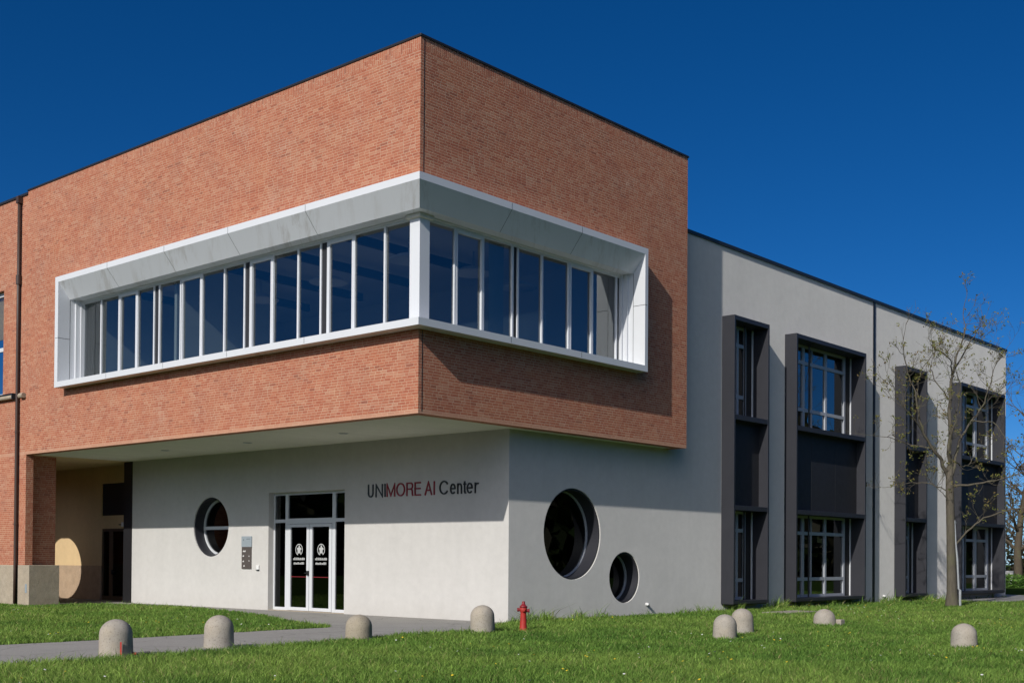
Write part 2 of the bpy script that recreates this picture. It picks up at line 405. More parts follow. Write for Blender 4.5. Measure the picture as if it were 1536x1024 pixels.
def tag(o, label=None, cat=None, group=None, kind=None):
    for k, v in (('label', label), ('category', cat), ('group', group), ('kind', kind)):
        if v: o[k] = v
    return o
def empty(name, loc, label, cat, group=None):
    o = bpy.data.objects.new(name, None); COL.objects.link(o); o.location = loc
    o.empty_display_size = .2
    return tag(o, label, cat, group)
def mesh_np(name, verts, loops, sizes, m, colors=None, parent=None):
    me = bpy.data.meshes.new(name); me.vertices.add(len(verts)); me.vertices.foreach_set('co', np.ascontiguousarray(verts, np.float32).ravel())
    me.loops.add(len(loops)); me.loops.foreach_set('vertex_index', np.ascontiguousarray(loops, np.int32))
    me.polygons.add(len(sizes)); st = np.concatenate([[0], np.cumsum(sizes)[:-1]])
    me.polygons.foreach_set('loop_start', st.astype(np.int32)); me.polygons.foreach_set('loop_total', np.asarray(sizes, np.int32))
    me.update(calc_edges=True)
    if colors is not None:
        at = me.color_attributes.new('tint', 'FLOAT_COLOR', 'POINT')
        c = np.ones((len(verts), 4), np.float32); c[:, :3] = colors; at.data.foreach_set('color', c.ravel())
    return link(name, me, m, parent)

def separate(m, name, mt, parent, tol=0, **k):
    """every connected piece of a builder becomes a part of its own"""
    key = {}; rep_ = []
    for i, v in enumerate(m.v):
        q = tuple(round(c, 3) for c in v) if tol else i
        rep_.append(key.setdefault(q, i))
    par = list(range(len(m.v)))
    def find(a):
        while par[a] != a: par[a] = par[par[a]]; a = par[a]
        return a
    for i, r in enumerate(rep_): par[find(i)] = find(r)
    for f in m.f:
        for i in f[1:]: par[find(i)] = find(f[0])
    grp = {}
    for f in m.f: grp.setdefault(find(f[0]), []).append(f)
    for fs in grp.values():
        ids = sorted({i for f in fs for i in f}); mp = {a: b for b, a in enumerate(ids)}
        q = MB(); q.add([m.v[i] for i in ids], [tuple(mp[i] for i in f) for f in fs])
        part(q.build(name, mt, **k), parent)

# ------------------------------------------------------------------ main dimensions (metres)
ZB, ZT, LX, WY = 4.88, 13.44, 18.13, 10.97      # brick storey: underside, top, length, depth
A, B = 3.817, .618                               # setback of plaster walls
XW, YE, ZG = 18.0, 39.13, 11.55                  # plaster block ends, wing roof

bld = empty('university_building', (-9, 6, 0), 'two storey building with overhanging brick upper floor, white ground floor and long plaster wing', 'building')
def part(o, parent):      # parts are written in world coordinates: shift them into the parent's frame
    o.parent = parent; o.matrix_parent_inverse = Matrix.Translation(tuple(-c for c in root_loc(parent)))
    return o
def root_loc(o):
    l = Vector(o.location)
    if o.parent: l = l + root_loc(o.parent) + o.matrix_parent_inverse.translation
    return l

# ---- brick upper storey
F1, F2, FL, FR, PP = 6.785, 10.19, 15.65, 8.46, .364
mb = MB()
T = .3
h1, h2, hl, hr = F1+.06, F2-.06, FL-.06, FR-.06
mb.box(-LX, 0, 0, T, h2, ZT); mb.box(-LX, 0, 0, T, ZB, h1); mb.box(-LX, -hl, 0, T, h1, h2)
mb.box(-T, 0, T, WY, h2, ZT); mb.box(-T, 0, T, WY, ZB, h1); mb.box(-T, 0, hr, WY, h1, h2)
mb.box(-LX, -T, WY-T, WY, ZB, ZT)
brick = part(mb.build('brick_wall', MT['brick'], fix=False), bld)
mb = MB(); mb.box(-LX, -.02, .02, WY-.02, ZB+.012, ZB+.2)
part(mb.build('soffit', MT['soffit']), bld)
for x, y in ((-4.83, 1.98), (-9.06, 2.03), (-13.2, 2.0)):
    mb = MB(); mb.lathe([(.13, .02), (.13, -.012), (.10, -.014), (.09, .015), (.02, .016)], (x, y, ZB+.01), 20); part(mb.build('downlight', MT['alu2']), bld)
mb = MB(); mb.box(-LX+.02, -T, T, WY-T, ZT-.6, ZT-.4)
part(mb.build('roof', MT['coping']), bld)
mb = MB(); o_ = .03
mb.box(-LX-.02, o_, -o_, T+.04, ZT-.02, ZT+.035); mb.box(-T-.04, o_, T+.04, WY+o_, ZT-.02, ZT+.035)
part(mb.build('roof_coping', MT['coping'], bev=.006), bld)
mb = MB(); mb.box(.001, .006, .105, .12, ZB+.05, F1-.01); mb.box(.001, .006, .105, .12, F2+.01, ZT-.05)
separate(mb, 'expansion_joint', MT['dgap'], bld)

# ---- ribbon window round the corner
rib = bpy.data.objects.new('ribbon_window', None); COL.objects.link(rib); part(rib, bld)
def corner_sweep(prof, xl, yr):     # prof: (depth s, z) loop
    r0 = [(-xl, s, z) for s, z in prof]; r1 = [(-s, s, z) for s, z in prof]; r2 = [(-s, yr, z) for s, z in prof]
    m = MB(); m.loft([r0, r1, r2]); return m
SI, ZI = .03, 9.535
WIN = .42
top = corner_sweep([(-PP, F2), (-PP, F2-.168), (SI, ZI), (.62, ZI), (.62, F2)], FL, FR)
sill = corner_sweep([(-PP, F1), (-PP, F1+.168), (-PP+.05, F1+.18), (.62, F1+.19), (.62, F1)], FL, FR)
def rpart(m, name, mt, **k): return part(m.build(name, mt, **k), rib)
rpart(top, 'splayed_head', MT['panel']); rpart(sill, 'sill', MT['panel'])
JL, JR = 15.46, 8.32
mb = MB(); mb.box(-FL+.003, -JL, -PP+.0, .62, F1+.168, F2-.168); rpart(mb, 'jamb', MT['panel'])
mb = MB(); mb.box(-.62, PP, JR, FR-.003, F1+.168, F2-.168); rpart(mb, 'jamb', MT['panel'])
# panel joints
mb = MB()
def joint_left(x):
    w_ = .006; e = .002
    a0 = (-PP-e, F2-.01); a1 = (-PP-e, F2-.168); a2 = (SI-e, ZI-e)
    mb.quad((x-w_, a0[0], a0[1]), (x+w_, a0[0], a0[1]), (x+w_, a1[0], a1[1]-e), (x-w_, a1[0], a1[1]-e))
    mb.quad((x-w_, a1[0], a1[1]-e), (x+w_, a1[0], a1[1]-e), (x+w_, a2[0], a2[1]), (x-w_, a2[0], a2[1]))
    mb.quad((x-w_, -PP-e, F1+.02), (x+w_, -PP-e, F1+.02), (x+w_, -PP-e, F1+.16), (x-w_, -PP-e, F1+.16))
def joint_right(y):
    w_ = .006; e = .002
    mb.quad((PP+e, y-w_, F2-.01), (PP+e, y+w_, F2-.01), (PP+e, y+w_, F2-.17), (PP+e, y-w_, F2-.17))
    mb.quad((PP+e, y-w_, F2-.17), (PP+e, y+w_, F2-.17), (-SI+e, y+w_, ZI-e), (-SI+e, y-w_, ZI-e))
    mb.quad((PP+e, y-w_, F1+.02), (PP+e, y+w_, F1+.02), (PP+e, y+w_, F1+.16), (PP+e, y-w_, F1+.16))
for x in (-12.65, -9.7, -6.75, -3.6): joint_left(x)
for y in (2.75, 5.5): joint_right(y)
mb.box(-JL-.16, -JL+.002, -PP-.002, SI, 8.30, 8.312); mb.box(-JL-.001, -JL+.002, SI, SI+.012, F1+.2, ZI)
mb.box(-SI, PP+.002, JR-.002, JR+.1, 8.62, 8.632); mb.box(-SI-.012, -SI, JR-.002, JR+.001, F1+.2, ZI)
mb.box(-SI-.19, -SI-.18, JR-.002, JR+.001, F1+.2, ZI)
separate(mb, 'panel_joint', MT['dgap'], rib)
# corner post
mb = MB(); mb.box(-.66, -.33, .33, .66, F1+.185, ZI-.002); rpart(mb, 'corner_post', MT['panel'], bev=.008)
mb = MB(); mb.box(-.74, -.25, .25, .74, ZI-.10, ZI+.002); rpart(mb, 'post_collar', MT['soffit'], bev=.02)
# frames, mullions and panes
PR = random.Random(5)
def window_run(kind, spans, first, last, sash):
    # kind 'L': along x at y = WIN; 'R': along y at x = -WIN
    def bx(m, a, b, d0, d1, z0, z1):
        if kind == 'L': m.box(a, b, d0, d1, z0, z1)
        else: m.box(-d1, -d0, a, b, z0, z1)
    zb_, zt_ = F1+.19, ZI
    m = MB(); bx(m, first, last, WIN, WIN+.09, zt_-.085, zt_+.01); bx(m, first, last, WIN, WIN+.09, zb_-.01, zb_+.07)
    bx(m, first, last, WIN-.06, WIN+.02, zt_-.03, zt_+.01)
    rpart(m, 'window_frame', MT['alu'])
    for a, b in spans:
        c_ = a+.045; w2 = .030
        m = MB(); bx(m, c_-w2, c_+w2, WIN-.005, WIN+.065, zb_, zt_-.01); rpart(m, 'mullion', MT['alu'], bev=.008)
    edges = [first]+[e for s in spans for e in s]+[last]
    panes = [(edges[i], edges[i+1]) for i in range(0, len(edges), 2)]
    for i, (a, b) in enumerate(panes):
        if b-a < .2:
            m = MB(); bx(m, a-.02, b+.02, WIN+.03, WIN+.08, zb_, zt_-.02); rpart(m, 'gasket', MT['dgap']); continue
        if i in sash:
            m = MB(); f = .025
            bx(m, a-.02, b+.02, WIN-.01, WIN+.055, zt_-.16, zt_-.08); bx(m, a-.02, b+.02, WIN-.01, WIN+.055, zb_+.05, zb_+.10)
            bx(m, a-.02, a+f, WIN-.01, WIN+.055, zb_+.10, zt_-.16); bx(m, b-f, b+.02, WIN-.01, WIN+.055, zb_+.10, zt_-.16)
            rpart(m, 'sash_frame', MT['alu'])
        m = MB()
        a -= .035; b += .02; r_ = PR.uniform(-.006, .006); q_ = PR.uniform(-.010, .010); g_ = WIN+.045      # no pane hangs perfectly true
        if kind == 'L': m.quad((a-.03, g_-r_, zb_), (b+.03, g_+r_, zb_), (b+.03, g_+r_+q_, zt_), (a-.03, g_-r_+q_, zt_))
        else: m.quad((-g_+r_, a-.03, zb_), (-g_-r_, b+.03, zb_), (-g_-r_-q_, b+.03, zt_), (-g_+r_-q_, a-.03, zt_))
        rpart(m, 'pane', MT['glass'], fix=False)
window_run('L', [(-14.36,-14.26), (-13.34,-13.22), (-12.34,-12.24), (-11.45,-11.35), (-11.18,-11.06), (-10.11,-9.97), (-9.08,-8.98), (-8.03,-7.93),
    (-7.13,-7.04), (-6.87,-6.76), (-5.92,-5.82), (-4.88,-4.79), (-3.99,-3.90), (-3.72,-3.62), (-2.74,-2.65), (-1.65,-1.57)], -15.34, -.60, (2, 6, 10, 14))
window_run('R', [(1.56,1.66), (2.55,2.67), (3.64,3.74), (3.84,3.94), (4.80,4.91), (5.90,6.01), (6.92,7.03), (8.02,8.12)], .60, 8.2, (1, 3, 6))
mb = MB(); mb.box(-15.46, -15.40, .2, .5, F1+.19, ZI); mb.box(-15.39, -15.34, .34, .52, F1+.19, ZI-.002); rpart(mb, 'jamb_frame', MT['alu'])
mb = MB(); mb.box(-.5, -.2, 8.26, 8.32, F1+.19, ZI); mb.box(-.52, -.34, 8.2, 8.25, F1+.19, ZI-.002); rpart(mb, 'jamb_frame', MT['alu'])
# room behind the ribbon window
mb = MB()
x0, x1, y0, y1, z0, z1 = -15.6, -.62, .62, 8.4, 6.7, 10.1
ix, iy = -6.5, 6.6
mb.quad((x0,y0,z0),(x0,y1,z0),(x1,y1,z0),(x1,y0,z0)); mb.quad((x0,y0,z1),(x1,y0,z1),(x1,y1,z1),(x0,y1,z1))
mb.quad((x0,y0,z0),(x0,y0,z1),(x0,y1,z1),(x0,y1,z0)); mb.quad((x0,y1,z0),(x0,y1,z1),(x1,y1,z1),(x1,y1,z0))
part(mb.build('room', MT['room'], fix=False), bld)
mb = MB(); mb.box(-10.72, -10.60, .66, 4.2, 6.72, 10.05); mb.box(-15.59, -15.5, .62, 5.0, 6.72, 10.05); mb.box(-4.5, -.7, 5.2, 5.3, 6.72, 8.1)
separate(mb, 'partition_wall', MT['curtain'], bld)
mb = MB()
for x in np.arange(-14.5, -1.5, 2.6): mb.box(x, x+.12, .9, 6.5, 9.72, 9.95)
separate(mb, 'ceiling_beam', MT['black'], bld)
mb = MB()
for (x, y) in ((-2.0, 1.6), (-5.4, 1.9), (-1.7, 3.6), (-8.6, 2.1), (-1.9, 5.6)):
    mb.lathe([(.02, .55), (.03, .2), (.30, .12), (.52, 0), (.50, -.02), (.02, .05)], (x, y, 8.95), 24)
separate(mb, 'pendant_lamp', MT['room'], bld, smooth=True)
mb = MB()
for (y0, y1) in ((3.05, 3.6),):
    n = 10
    for i in range(n):
        ya = y0+(y1-y0)*i/n; yb = y0+(y1-y0)*(i+1)/n; xa = -.66-.05*(i % 2); xb = -.66-.05*((i+1) % 2)
        mb.quad((xa, ya, 6.98), (xb, yb, 6.98), (xb, yb, 9.5), (xa, ya, 9.5))
separate(mb, 'curtain', MT['curtain'], bld, fix=False, tol=.01)

# ---- plaster ground floor and wing
RW = (-13.37, 2.57, .95)                 # round window in the entrance wall (x, z, r)
S1 = (6.42, 2.29, 1.225); S2 = (8.78, 1.11, .72)
DX0, DX1, DZ = -10.385, -6.875, 3.565
TH = .35
plate('ground_floor_wall', [(-XW, -.3), (DX0, -.3), (DX0, DZ), (DX1, DZ), (DX1, -.3), (-B-TH, -.3), (-B-TH, ZB+.05), (-XW, ZB+.05)],
      [circ(RW, RW[2])], TH, lambda u, v, w_: (u, A+w_, v), MT['white'], bld).matrix_parent_inverse = Matrix.Translation((9, -6, 0))
BAYS = [(13.92, 16.12), (17.95, 23.28), (26.78, 28.90), (32.5, 37.78)]
BZ0, BZ1, BD = .24, 9.30, .45
hb = [[(a+.03, BZ0+.03), (b-.03, BZ0+.03), (b-.03, BZ1-.03), (a+.03, BZ1-.03)] for a, b in BAYS]
plate('wing_wall', [(A, -.3), (YE, -.3), (YE, ZG), (WY-.2, ZG), (WY-.2, ZB+.05), (A, ZB+.05)],
      [circ(S1, S1[2]), circ(S2, S2[2])]+hb, TH, lambda u, v, w_: (-B-w_, u, v), MT['white'], bld).matrix_parent_inverse = Matrix.Translation((9, -6, 0))
mb = MB(); mb.box(-XW, -B-TH, YE-TH, YE, -.3, ZG); mb.box(-XW, -XW+TH, A+TH, YE-TH, -.3, ZG)
part(mb.build('wing_end_wall', MT['white']), bld)
mb = MB(); mb.box(-XW+.1, -B-.2, WY, YE-.1, ZG-.35, ZG-.15); part(mb.build('wing_roof', MT['coping']), bld)
mb = MB(); mb.box(-B-TH, -B+.055, WY-.15, YE+.055, ZG-.03, ZG+.075); part(mb.build('wing_coping', MT['coping'], bev=.006), bld)
mb = MB(); mb.box(-B-.01, -B+.03, 24.80, 24.96, 0, ZG-.03); part(mb.build('drain_channel', MT['black']), bld)
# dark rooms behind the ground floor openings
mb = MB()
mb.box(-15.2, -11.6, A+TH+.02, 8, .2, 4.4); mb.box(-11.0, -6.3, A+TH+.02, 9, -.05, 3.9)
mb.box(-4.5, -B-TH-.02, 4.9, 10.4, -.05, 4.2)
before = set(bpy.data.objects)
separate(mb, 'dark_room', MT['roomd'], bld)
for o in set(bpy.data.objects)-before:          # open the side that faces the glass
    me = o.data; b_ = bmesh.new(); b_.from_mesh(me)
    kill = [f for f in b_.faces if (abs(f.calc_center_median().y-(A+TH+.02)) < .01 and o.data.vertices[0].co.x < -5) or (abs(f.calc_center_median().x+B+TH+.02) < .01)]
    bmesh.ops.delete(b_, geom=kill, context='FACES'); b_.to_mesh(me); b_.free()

def ring_mesh(c, r0, r1, d0, d1, fm, n=72):
    m = MB(); rings = []
    for rr, dd in ((r1, d0), (r0, d0), (r0, d1), (r1, d1), (r1, d0)):
        rings.append([fm(c[0]+rr*math.cos(2*math.pi*k/n), c[1]+rr*math.sin(2*math.pi*k/n), dd) for k in range(n)])
    m.loft(rings, True, False); return m
def disc(c, r, d, fm, n=72): return MB().add([fm(c[0]+r*math.cos(2*math.pi*k/n), c[1]+r*math.sin(2*math.pi*k/n), d) for k in range(n)], [tuple(range(n))])
fF = lambda u, v, w_: (u, A+w_, v)
fR = lambda u, v, w_: (-B-w_, u, v)
def round_window(c, fm, dep, bar, label):
    rw = bpy.data.objects.new('round_window', None); COL.objects.link(rw); part(rw, bld); rw['label'] = label
    part(ring_mesh(c, c[2]-.045, c[2]+.004, .035, dep+.05, fm).build('lining', MT['anth'], smooth=False), rw)
    part(ring_mesh(c, c[2]-(.115 if bar else .085), c[2]-.05, dep-.05, dep+.02, fm).build('frame', MT['alu' if bar else 'alu2']), rw)
    part(disc(c, c[2]-.1, dep-.005, fm).build('pane', MT['glass_low'], fix=False), rw)
    if bar:
        m = MB(); pts = [fm(c[0]-c[2]+.1, c[1]-.075, dep-.035), fm(c[0]+c[2]-.1, c[1]+.03, dep+.01)]
        m.box(min(pts[0][0], pts[1][0]), max(pts[0][0], pts[1][0]), min(pts[0][1], pts[1][1]), max(pts[0][1], pts[1][1]), pts[0][2], pts[1][2])
        part(m.build('transom_bar', MT['alu']), rw)
round_window(RW, fF, .40, True, 'round window with a horizontal bar left of the entrance door')
round_window(S1, fR, .46, False, 'large round window in the side wall')
round_window(S2, fR, .46, False, 'small round window low in the side wall')

# ---- entrance door
dr = bpy.data.objects.new('entrance_door', None); COL.objects.link(dr); part(dr, bld)
DY = A+.2
def dpart(m, name, mt, **k): return part(m.build(name, mt, **k), dr)
mb = MB()
mb.box(-10.385, -10.33, DY, DY+.07, .02, 3.56); mb.box(-6.93, -6.875, DY, DY+.07, .02, 3.56)
mb.box(-10.33, -6.93, DY, DY+.07, 3.49, 3.56)
mb.box(-9.82, -9.69, DY, DY+.07, .02, 3.49); mb.box(-7.65, -7.51, DY, DY+.07, .02, 3.49)
mb.box(-10.33, -9.82, DY, DY+.07, 2.66, 2.76); mb.box(-7.51, -6.93, DY, DY+.07, 2.66, 2.76)
mb.box(-9.69, -7.65, DY, DY+.07, 2.62, 2.78)
mb.box(-10.33, -9.82, DY, DY+.07, .02, .11); mb.box(-7.51, -6.93, DY, DY+.07, .02, .11)
dpart(mb, 'door_frame', MT['alu'])
for a, b in ((-9.68, -8.685), (-8.665, -7.66)):
    m = MB(); z1 = 2.61
    m.box(a, a+.125, DY-.012, DY+.05, .03, z1); m.box(b-.115, b, DY-.012, DY+.05, .03, z1)
    m.box(a+.125, b-.115, DY-.012, DY+.05, .03, .125); m.box(a+.125, b-.115, DY-.012, DY+.05, z1-.09, z1)
    lf = dpart(m, 'door_leaf', MT['alu'])
    c = (a+b)/2; y = DY+.018
    m = MB(); m.quad((a+.1, y+.006, .1), (b-.1, y+.006, .1), (b-.1, y+.006, 2.55), (a+.1, y+.006, 2.55)); dpart(m, 'pane', MT['glass_low'], fix=False)
    # emblem and blurred lettering film on the glass
    m = MB(); n = 40; zc = 1.845
    for k in range(n):
        a0 = 2*math.pi*k/n; a1 = 2*math.pi*(k+1)/n
        if 4.3 < a0 < 5.1: continue
        q = [(c+rx*math.cos(t_), y, zc+rz*math.sin(t_)) for t_, rx, rz in ((a0, .17, .175), (a1, .17, .175), (a1, .145, .15), (a0, .145, .15))]
        m.quad(*q)
    fig = [(-.02, .13), (.03, .13), (.045, .07), (.10, .05), (.115, 0), (.07, .0), (.06, -.05), (.085, -.125), (.03, -.11), (0, -.09), (-.05, -.13), (-.075, -.12), (-.065, -.03), (-.10, .03), (-.07, .065), (-.03, .06)]
    m.add([(c+u, y, zc+v) for u, v in fig], [tuple(range(len(fig)))])
    dpart(m, 'emblem', MT['film'], fix=False)
    rnd = random.Random(4)
    for z0, hh, wd in ((1.535, .085, .54), (1.405, .07, .50)):
        m = MB()
        x = c-wd/2
        while x < c+wd/2-.02:
            ww = rnd.uniform(.014, .034); h_ = hh*rnd.uniform(.6, 1)
            m.quad((x, y, z0), (x+ww, y, z0), (x+ww, y, z0+h_), (x, y, z0+h_)); x += ww+rnd.uniform(.006, .018)
        dpart(m, 'lettering', MT['film'], fix=False)
    m = MB(); m.quad((a+.125, y, 1.028), (b-.12, y, 1.028), (b-.12, y, 1.043), (a+.125, y, 1.043)); dpart(m, 'warning_stripe', MT['inkr'], fix=False)
m = MB(); m.box(-8.74, -8.66, DY-.06, DY-.01, 1.08, 1.22); m.tube([(-8.70, DY-.05, 1.15), (-8.70, DY-.09, 1.15), (-8.80, DY-.09, 1.15)], .012, 8)
dpart(m, 'handle', MT['black'])
m = MB()
for a, b, z0, z1 in ((-10.33, -9.82, .1, 2.66), (-7.51, -6.93, .1, 2.66), (-10.33, -9.82, 2.76, 3.49), (-7.51, -6.93, 2.76, 3.49), (-9.69, -7.65, 2.78, 3.49)):
    m = MB(); m.quad((a-.01, DY+.03, z0-.01), (b+.01, DY+.03, z0-.01), (b+.01, DY+.03, z1+.01), (a-.01, DY+.03, z1+.01))
    dpart(m, 'pane', MT['glass_low' if z1 < 3 else 'glass'], fix=False)
m = MB(); m.box(-10.384, -6.876, A+.01, DY+.1, -.05, .022); dpart(m, 'threshold', MT['plinth'])

# ---- bay windows of the wing
XF = -B+BD
XB = -.80
def bay(y0, y1, narrow, idx):
    bw = bpy.data.objects.new('bay_window', None); COL.objects.link(bw); part(bw, bld)
    t_ = .09
    def bp(m, name, mt, **k): return part(m.build(name, mt, **k), bw)
    m = MB()
    m.box(XB, XF, y0, y0+t_, BZ0, BZ1); m.box(XB, XF, y1-t_, y1, BZ0+.1 if False else BZ0, BZ1)
    m.box(XB, XF-.002, y0+t_, y1-t_, BZ1-.15, BZ1-.003)
    m.box(XB, XF-.004, y0+t_, y1-t_, 6.03, 6.19); m.box(XB, XF-.004, y0+t_, y1-t_, 3.19, 3.34); m.box(XB, XF-.004, y0+t_, y1-t_, BZ0-.0+.003, BZ0+.11)
    bp(m, 'casing', MT['anth'], bev=.006)
    m = MB()
    for z in (3.28, 6.30): m.box(-B+.01, XF+.002, y0-.002, y0, z, z+.012)
    separate(m, 'panel_joint', MT['dgap'], bw)
    m = MB(); m.box(XB+.02, XB+.30, y0+t_, y1-t_, 3.34, 6.03)
    bp(m, 'spandrel_panel', MT['anthb'])
    m = MB()
    if not narrow:
        L_ = y1-y0
        for q in (.32, .66): m.box(XB+.30, XB+.303, y0+L_*q, y0+L_*q+.015, 3.34, 6.03)
        m.box(XB+.30, XB+.303, y0+t_, y1-t_, 5.45, 5.462)
        separate(m, 'panel_joint', MT['dgap'], bw)
    for z0, z1, trans in ((6.19, 9.15, (6.89, 8.54)), (.35, 3.19, (.98, 2.58))):
        m = MB(); a, b = y0+t_, y1-t_
        f = .11; d0, d1 = XB-.02, XB+.06
        if narrow:
            vs = [(a, a+.3), (a+.62, a+.74), (a+1.02, a+1.13), (a+1.50, a+1.60)]; b = a+1.60
        elif idx == 1:
            vs = [(a, a+.12), (a+1.42, a+1.56), (a+2.09, a+2.12), (a+3.10, a+3.23), (a+4.58, a+4.70)]; b = a+4.70
        else:
            vs = [(a, a+.16), (a+1.62, a+1.95), (a+2.95, a+3.2), (a+4.45, a+4.65)]; b = a+4.65
        for p, q in vs: m.box(d0, d1, p, q, z0, z1)
        for k in range(len(vs)-1):
            p, q = vs[k][1], vs[k+1][0]
            m.box(d0, d1-.003, p, q, z1-.08, z1); m.box(d0, d1-.003, p, q, z0, z0+.09)
            for tz in trans: m.box(d0, d1-.003, p, q, tz-.058, tz+.058)
        bp(m, 'window_frame', MT['alu2'])
        m = MB(); m.box(d0, d1-.05, b, y1-t_, z0, z1); bp(m, 'blind_panel', MT['black'])
        m = MB(); m.box(d1-.03, d1+.02, y1-t_-.035, y1-t_-.001, z0, z1); bp(m, 'trim', MT['alu'])
        m = MB(); m.quad((XB+.01, a, z0), (XB+.01, b, z0), (XB+.01, b, z1), (XB+.01, a, z1)); bp(m, 'pane', MT['glass_low' if narrow else 'glass'], fix=False)
        m = MB(); m.tube([(XB+.30, a+(1.42 if idx == 1 else 1.1 if narrow else 1.2), z0), (XB+.30, a+(1.42 if idx == 1 else 1.1 if narrow else 1.2), z1)], .028, 8); bp(m, 'drop_rod', MT['black'])
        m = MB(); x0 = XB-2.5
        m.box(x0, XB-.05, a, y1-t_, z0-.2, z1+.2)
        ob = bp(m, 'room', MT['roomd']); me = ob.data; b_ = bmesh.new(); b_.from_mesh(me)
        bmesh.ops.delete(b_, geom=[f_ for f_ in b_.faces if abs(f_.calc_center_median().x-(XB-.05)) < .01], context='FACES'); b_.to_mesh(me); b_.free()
    m = MB(); m.box(-B-.02, XF-.05, y0+.05, y1-.05, BZ0-.03, BZ0+.001); bp(m, 'underside', MT['black'])
for i, (a, b) in enumerate(BAYS): bay(a, b, i in (0, 2), i)

# ------------------------------------------------------------------ brick neighbour on the left, with its portico
nb = empty('brick_building', (-24, 3, 0), 'neighbouring red brick building with a shaded portico and concrete plinth, at the left edge', 'building')
YN = .035; XN0 = -32
def npart(m, name, mt, **k): return part(m.build(name, mt, **k), nb)
win = [(-23.2, 6.93), (-19.78, 6.93), (-19.78, 10.43), (-23.2, 10.43)]
part(plate('wall', [(XN0, 1.3), (-LX-.012, 1.3), (-LX-.012, 13.33), (XN0, 13.33)], [win, circ((-23.04, 3.84), 1.25, 48)], .25,
      lambda u, v, w_: (u, YN+w_, v), MT['brick']), nb)
mb = MB(); mb.box(-LX-.45, -LX-.35, YN+.25, 1.22, 1.3, ZB); mb.box(-LX-.45, -LX-.345, 1.22, 1.25, 1.3, ZB)
npart(mb, 'portico_pier', MT['brick'], fix=False)
mb = MB(); mb.box(XN0, -18.66, -.03, YN+.25, -.2, 1.3); npart(mb, 'plinth', MT['plinth'], bev=.01)
mb = MB(); mb.box(-18.42, -17.68, -.06, .98, -.2, 1.31); npart(mb, 'pier_plinth', MT['plinth'], bev=.012)
mb = MB(); mb.box(-17.92, -17.80, -.068, -.061, .42, .70); npart(mb, 'plate', MT['plq'])
mb = MB(); mb.box(XN0, -LX-.012, YN-.05, YN+.3, 13.33, 13.40); npart(mb, 'roof_coping', MT['coping'])
mb = MB(); mb.box(XN0, -LX-.2, YN+.25, 12, 13.1, 13.25); npart(mb, 'roof', MT['coping'])
mb = MB(); mb.box(-LX-.02, -LX-.008, YN-.002, YN+.1, ZB+.02, 13.3); npart(mb, 'expansion_joint', MT['dgap'])
dp = bpy.data.objects.new('downpipe', None); COL.objects.link(dp); part(dp, nb)
mb = MB(); mb.tube([(-18.62, -.05, z) for z in (.05, 1.2, 4, 9, 13.2)], .055, 12); part(mb.build('pipe', MT['pipe'], smooth=True), dp)
mb = MB()
for z in (2.6, 5.6, 10.6): mb.tube([(-18.62, -.05, z), (-18.62, -.05, z+.07)], .066, 12)
mb.tube([(-18.62, -.05, 10.45), (-18.62, -.05, 10.75)], .085, 12); mb.box(-18.7, -18.54, -.13, .03, 13.1, 13.33)
part(mb.build('collar', MT['pipe'], smooth=False), dp)
# portico inside
BY = 4.6
part(plate('portico_wall', [(XN0, 1.26), (-21.34, 1.26), (-21.34, 2.62), (-19.82, 2.62), (-19.82, 1.26), (-18.0, 1.26), (-18.0, ZB+.02), (XN0, ZB+.02)],
      [[(-21.36, 3.1), (-19.84, 3.1), (-19.84, 4.28), (-21.36, 4.28)]], .2, lambda u, v, w_: (u, BY+w_, v), MT['ochre']), nb)
mb = MB(); mb.box(XN0, -21.34, BY-.02, BY+.2, -.1, 1.26); mb.box(-19.82, -18.0, BY-.02, BY+.2, -.1, 1.26); npart(mb, 'dado', MT['dado'])
mb = MB(); mb.box(XN0, -LX-.02, YN+.26, BY, ZB+.015, ZB+.2); npart(mb, 'portico_ceiling', MT['ochre'])
mb = MB(); mb.box(XN0, XN0+.2, YN+.26, BY, -.1, ZB+.01); npart(mb, 'portico_end_wall', MT['ochre'])
mb = MB(); mb.box(-18.52, -XW-.003, A-.02, BY-.03, -.1, ZB+.01); npart(mb, 'corner_cladding', MT['black'])
pd = bpy.data.objects.new('portico_door', None); COL.objects.link(pd); part(pd, nb)
mb = MB(); y0, y1 = BY+.03, BY+.10
for a, b in ((-21.34, -21.26), (-20.86, -20.62), (-19.90, -19.82)): mb.box(a, b, y0, y1, .0, 2.62)
for a, b in ((-21.26, -20.86), (-20.62, -19.90)): mb.box(a, b, y0, y1, 2.52, 2.62); mb.box(a, b, y0, y1, 0, .16)
part(mb.build('frame', MT['brown']), pd)
mb = MB(); mb.box(-20.62, -20.57, y0-.06, y0, .95, 1.12); mb.box(-20.56, -20.4, y0-.06, y0-.03, 1.04, 1.07); part(mb.build('handle', MT['black']), pd)
mb = MB(); mb.quad((-21.3, y0+.03, .1), (-19.86, y0+.03, .1), (-19.86, y0+.03, 2.56), (-21.3, y0+.03, 2.56)); part(mb.build('pane', MT['glass_low'], fix=False), pd)
mb = MB(); mb.box(-21.36, -19.84, BY+.05, BY+.1, 3.1, 4.28); npart(mb, 'transom_window', MT['black'])
mb = MB(); mb.box(-22, -19, BY+.5, BY+.6, -.1, 4.8); npart(mb, 'dark_room', MT['roomd'])
lw = bpy.data.objects.new('window', None); COL.objects.link(lw); part(lw, nb)
mb = MB(); y0, y1 = YN+.16, YN+.24
mb.box(-19.86, -19.785, y0, y1, 6.93, 10.43); mb.box(-23.2, -19.86, y0, y1, 10.3, 10.43); mb.box(-23.2, -19.86, y0, y1, 6.93, 7.02); mb.box(-23.2, -19.86, y0, y1, 8.45, 8.58); mb.box(-20.9, -20.82, y0, y1, 6.93, 10.43)
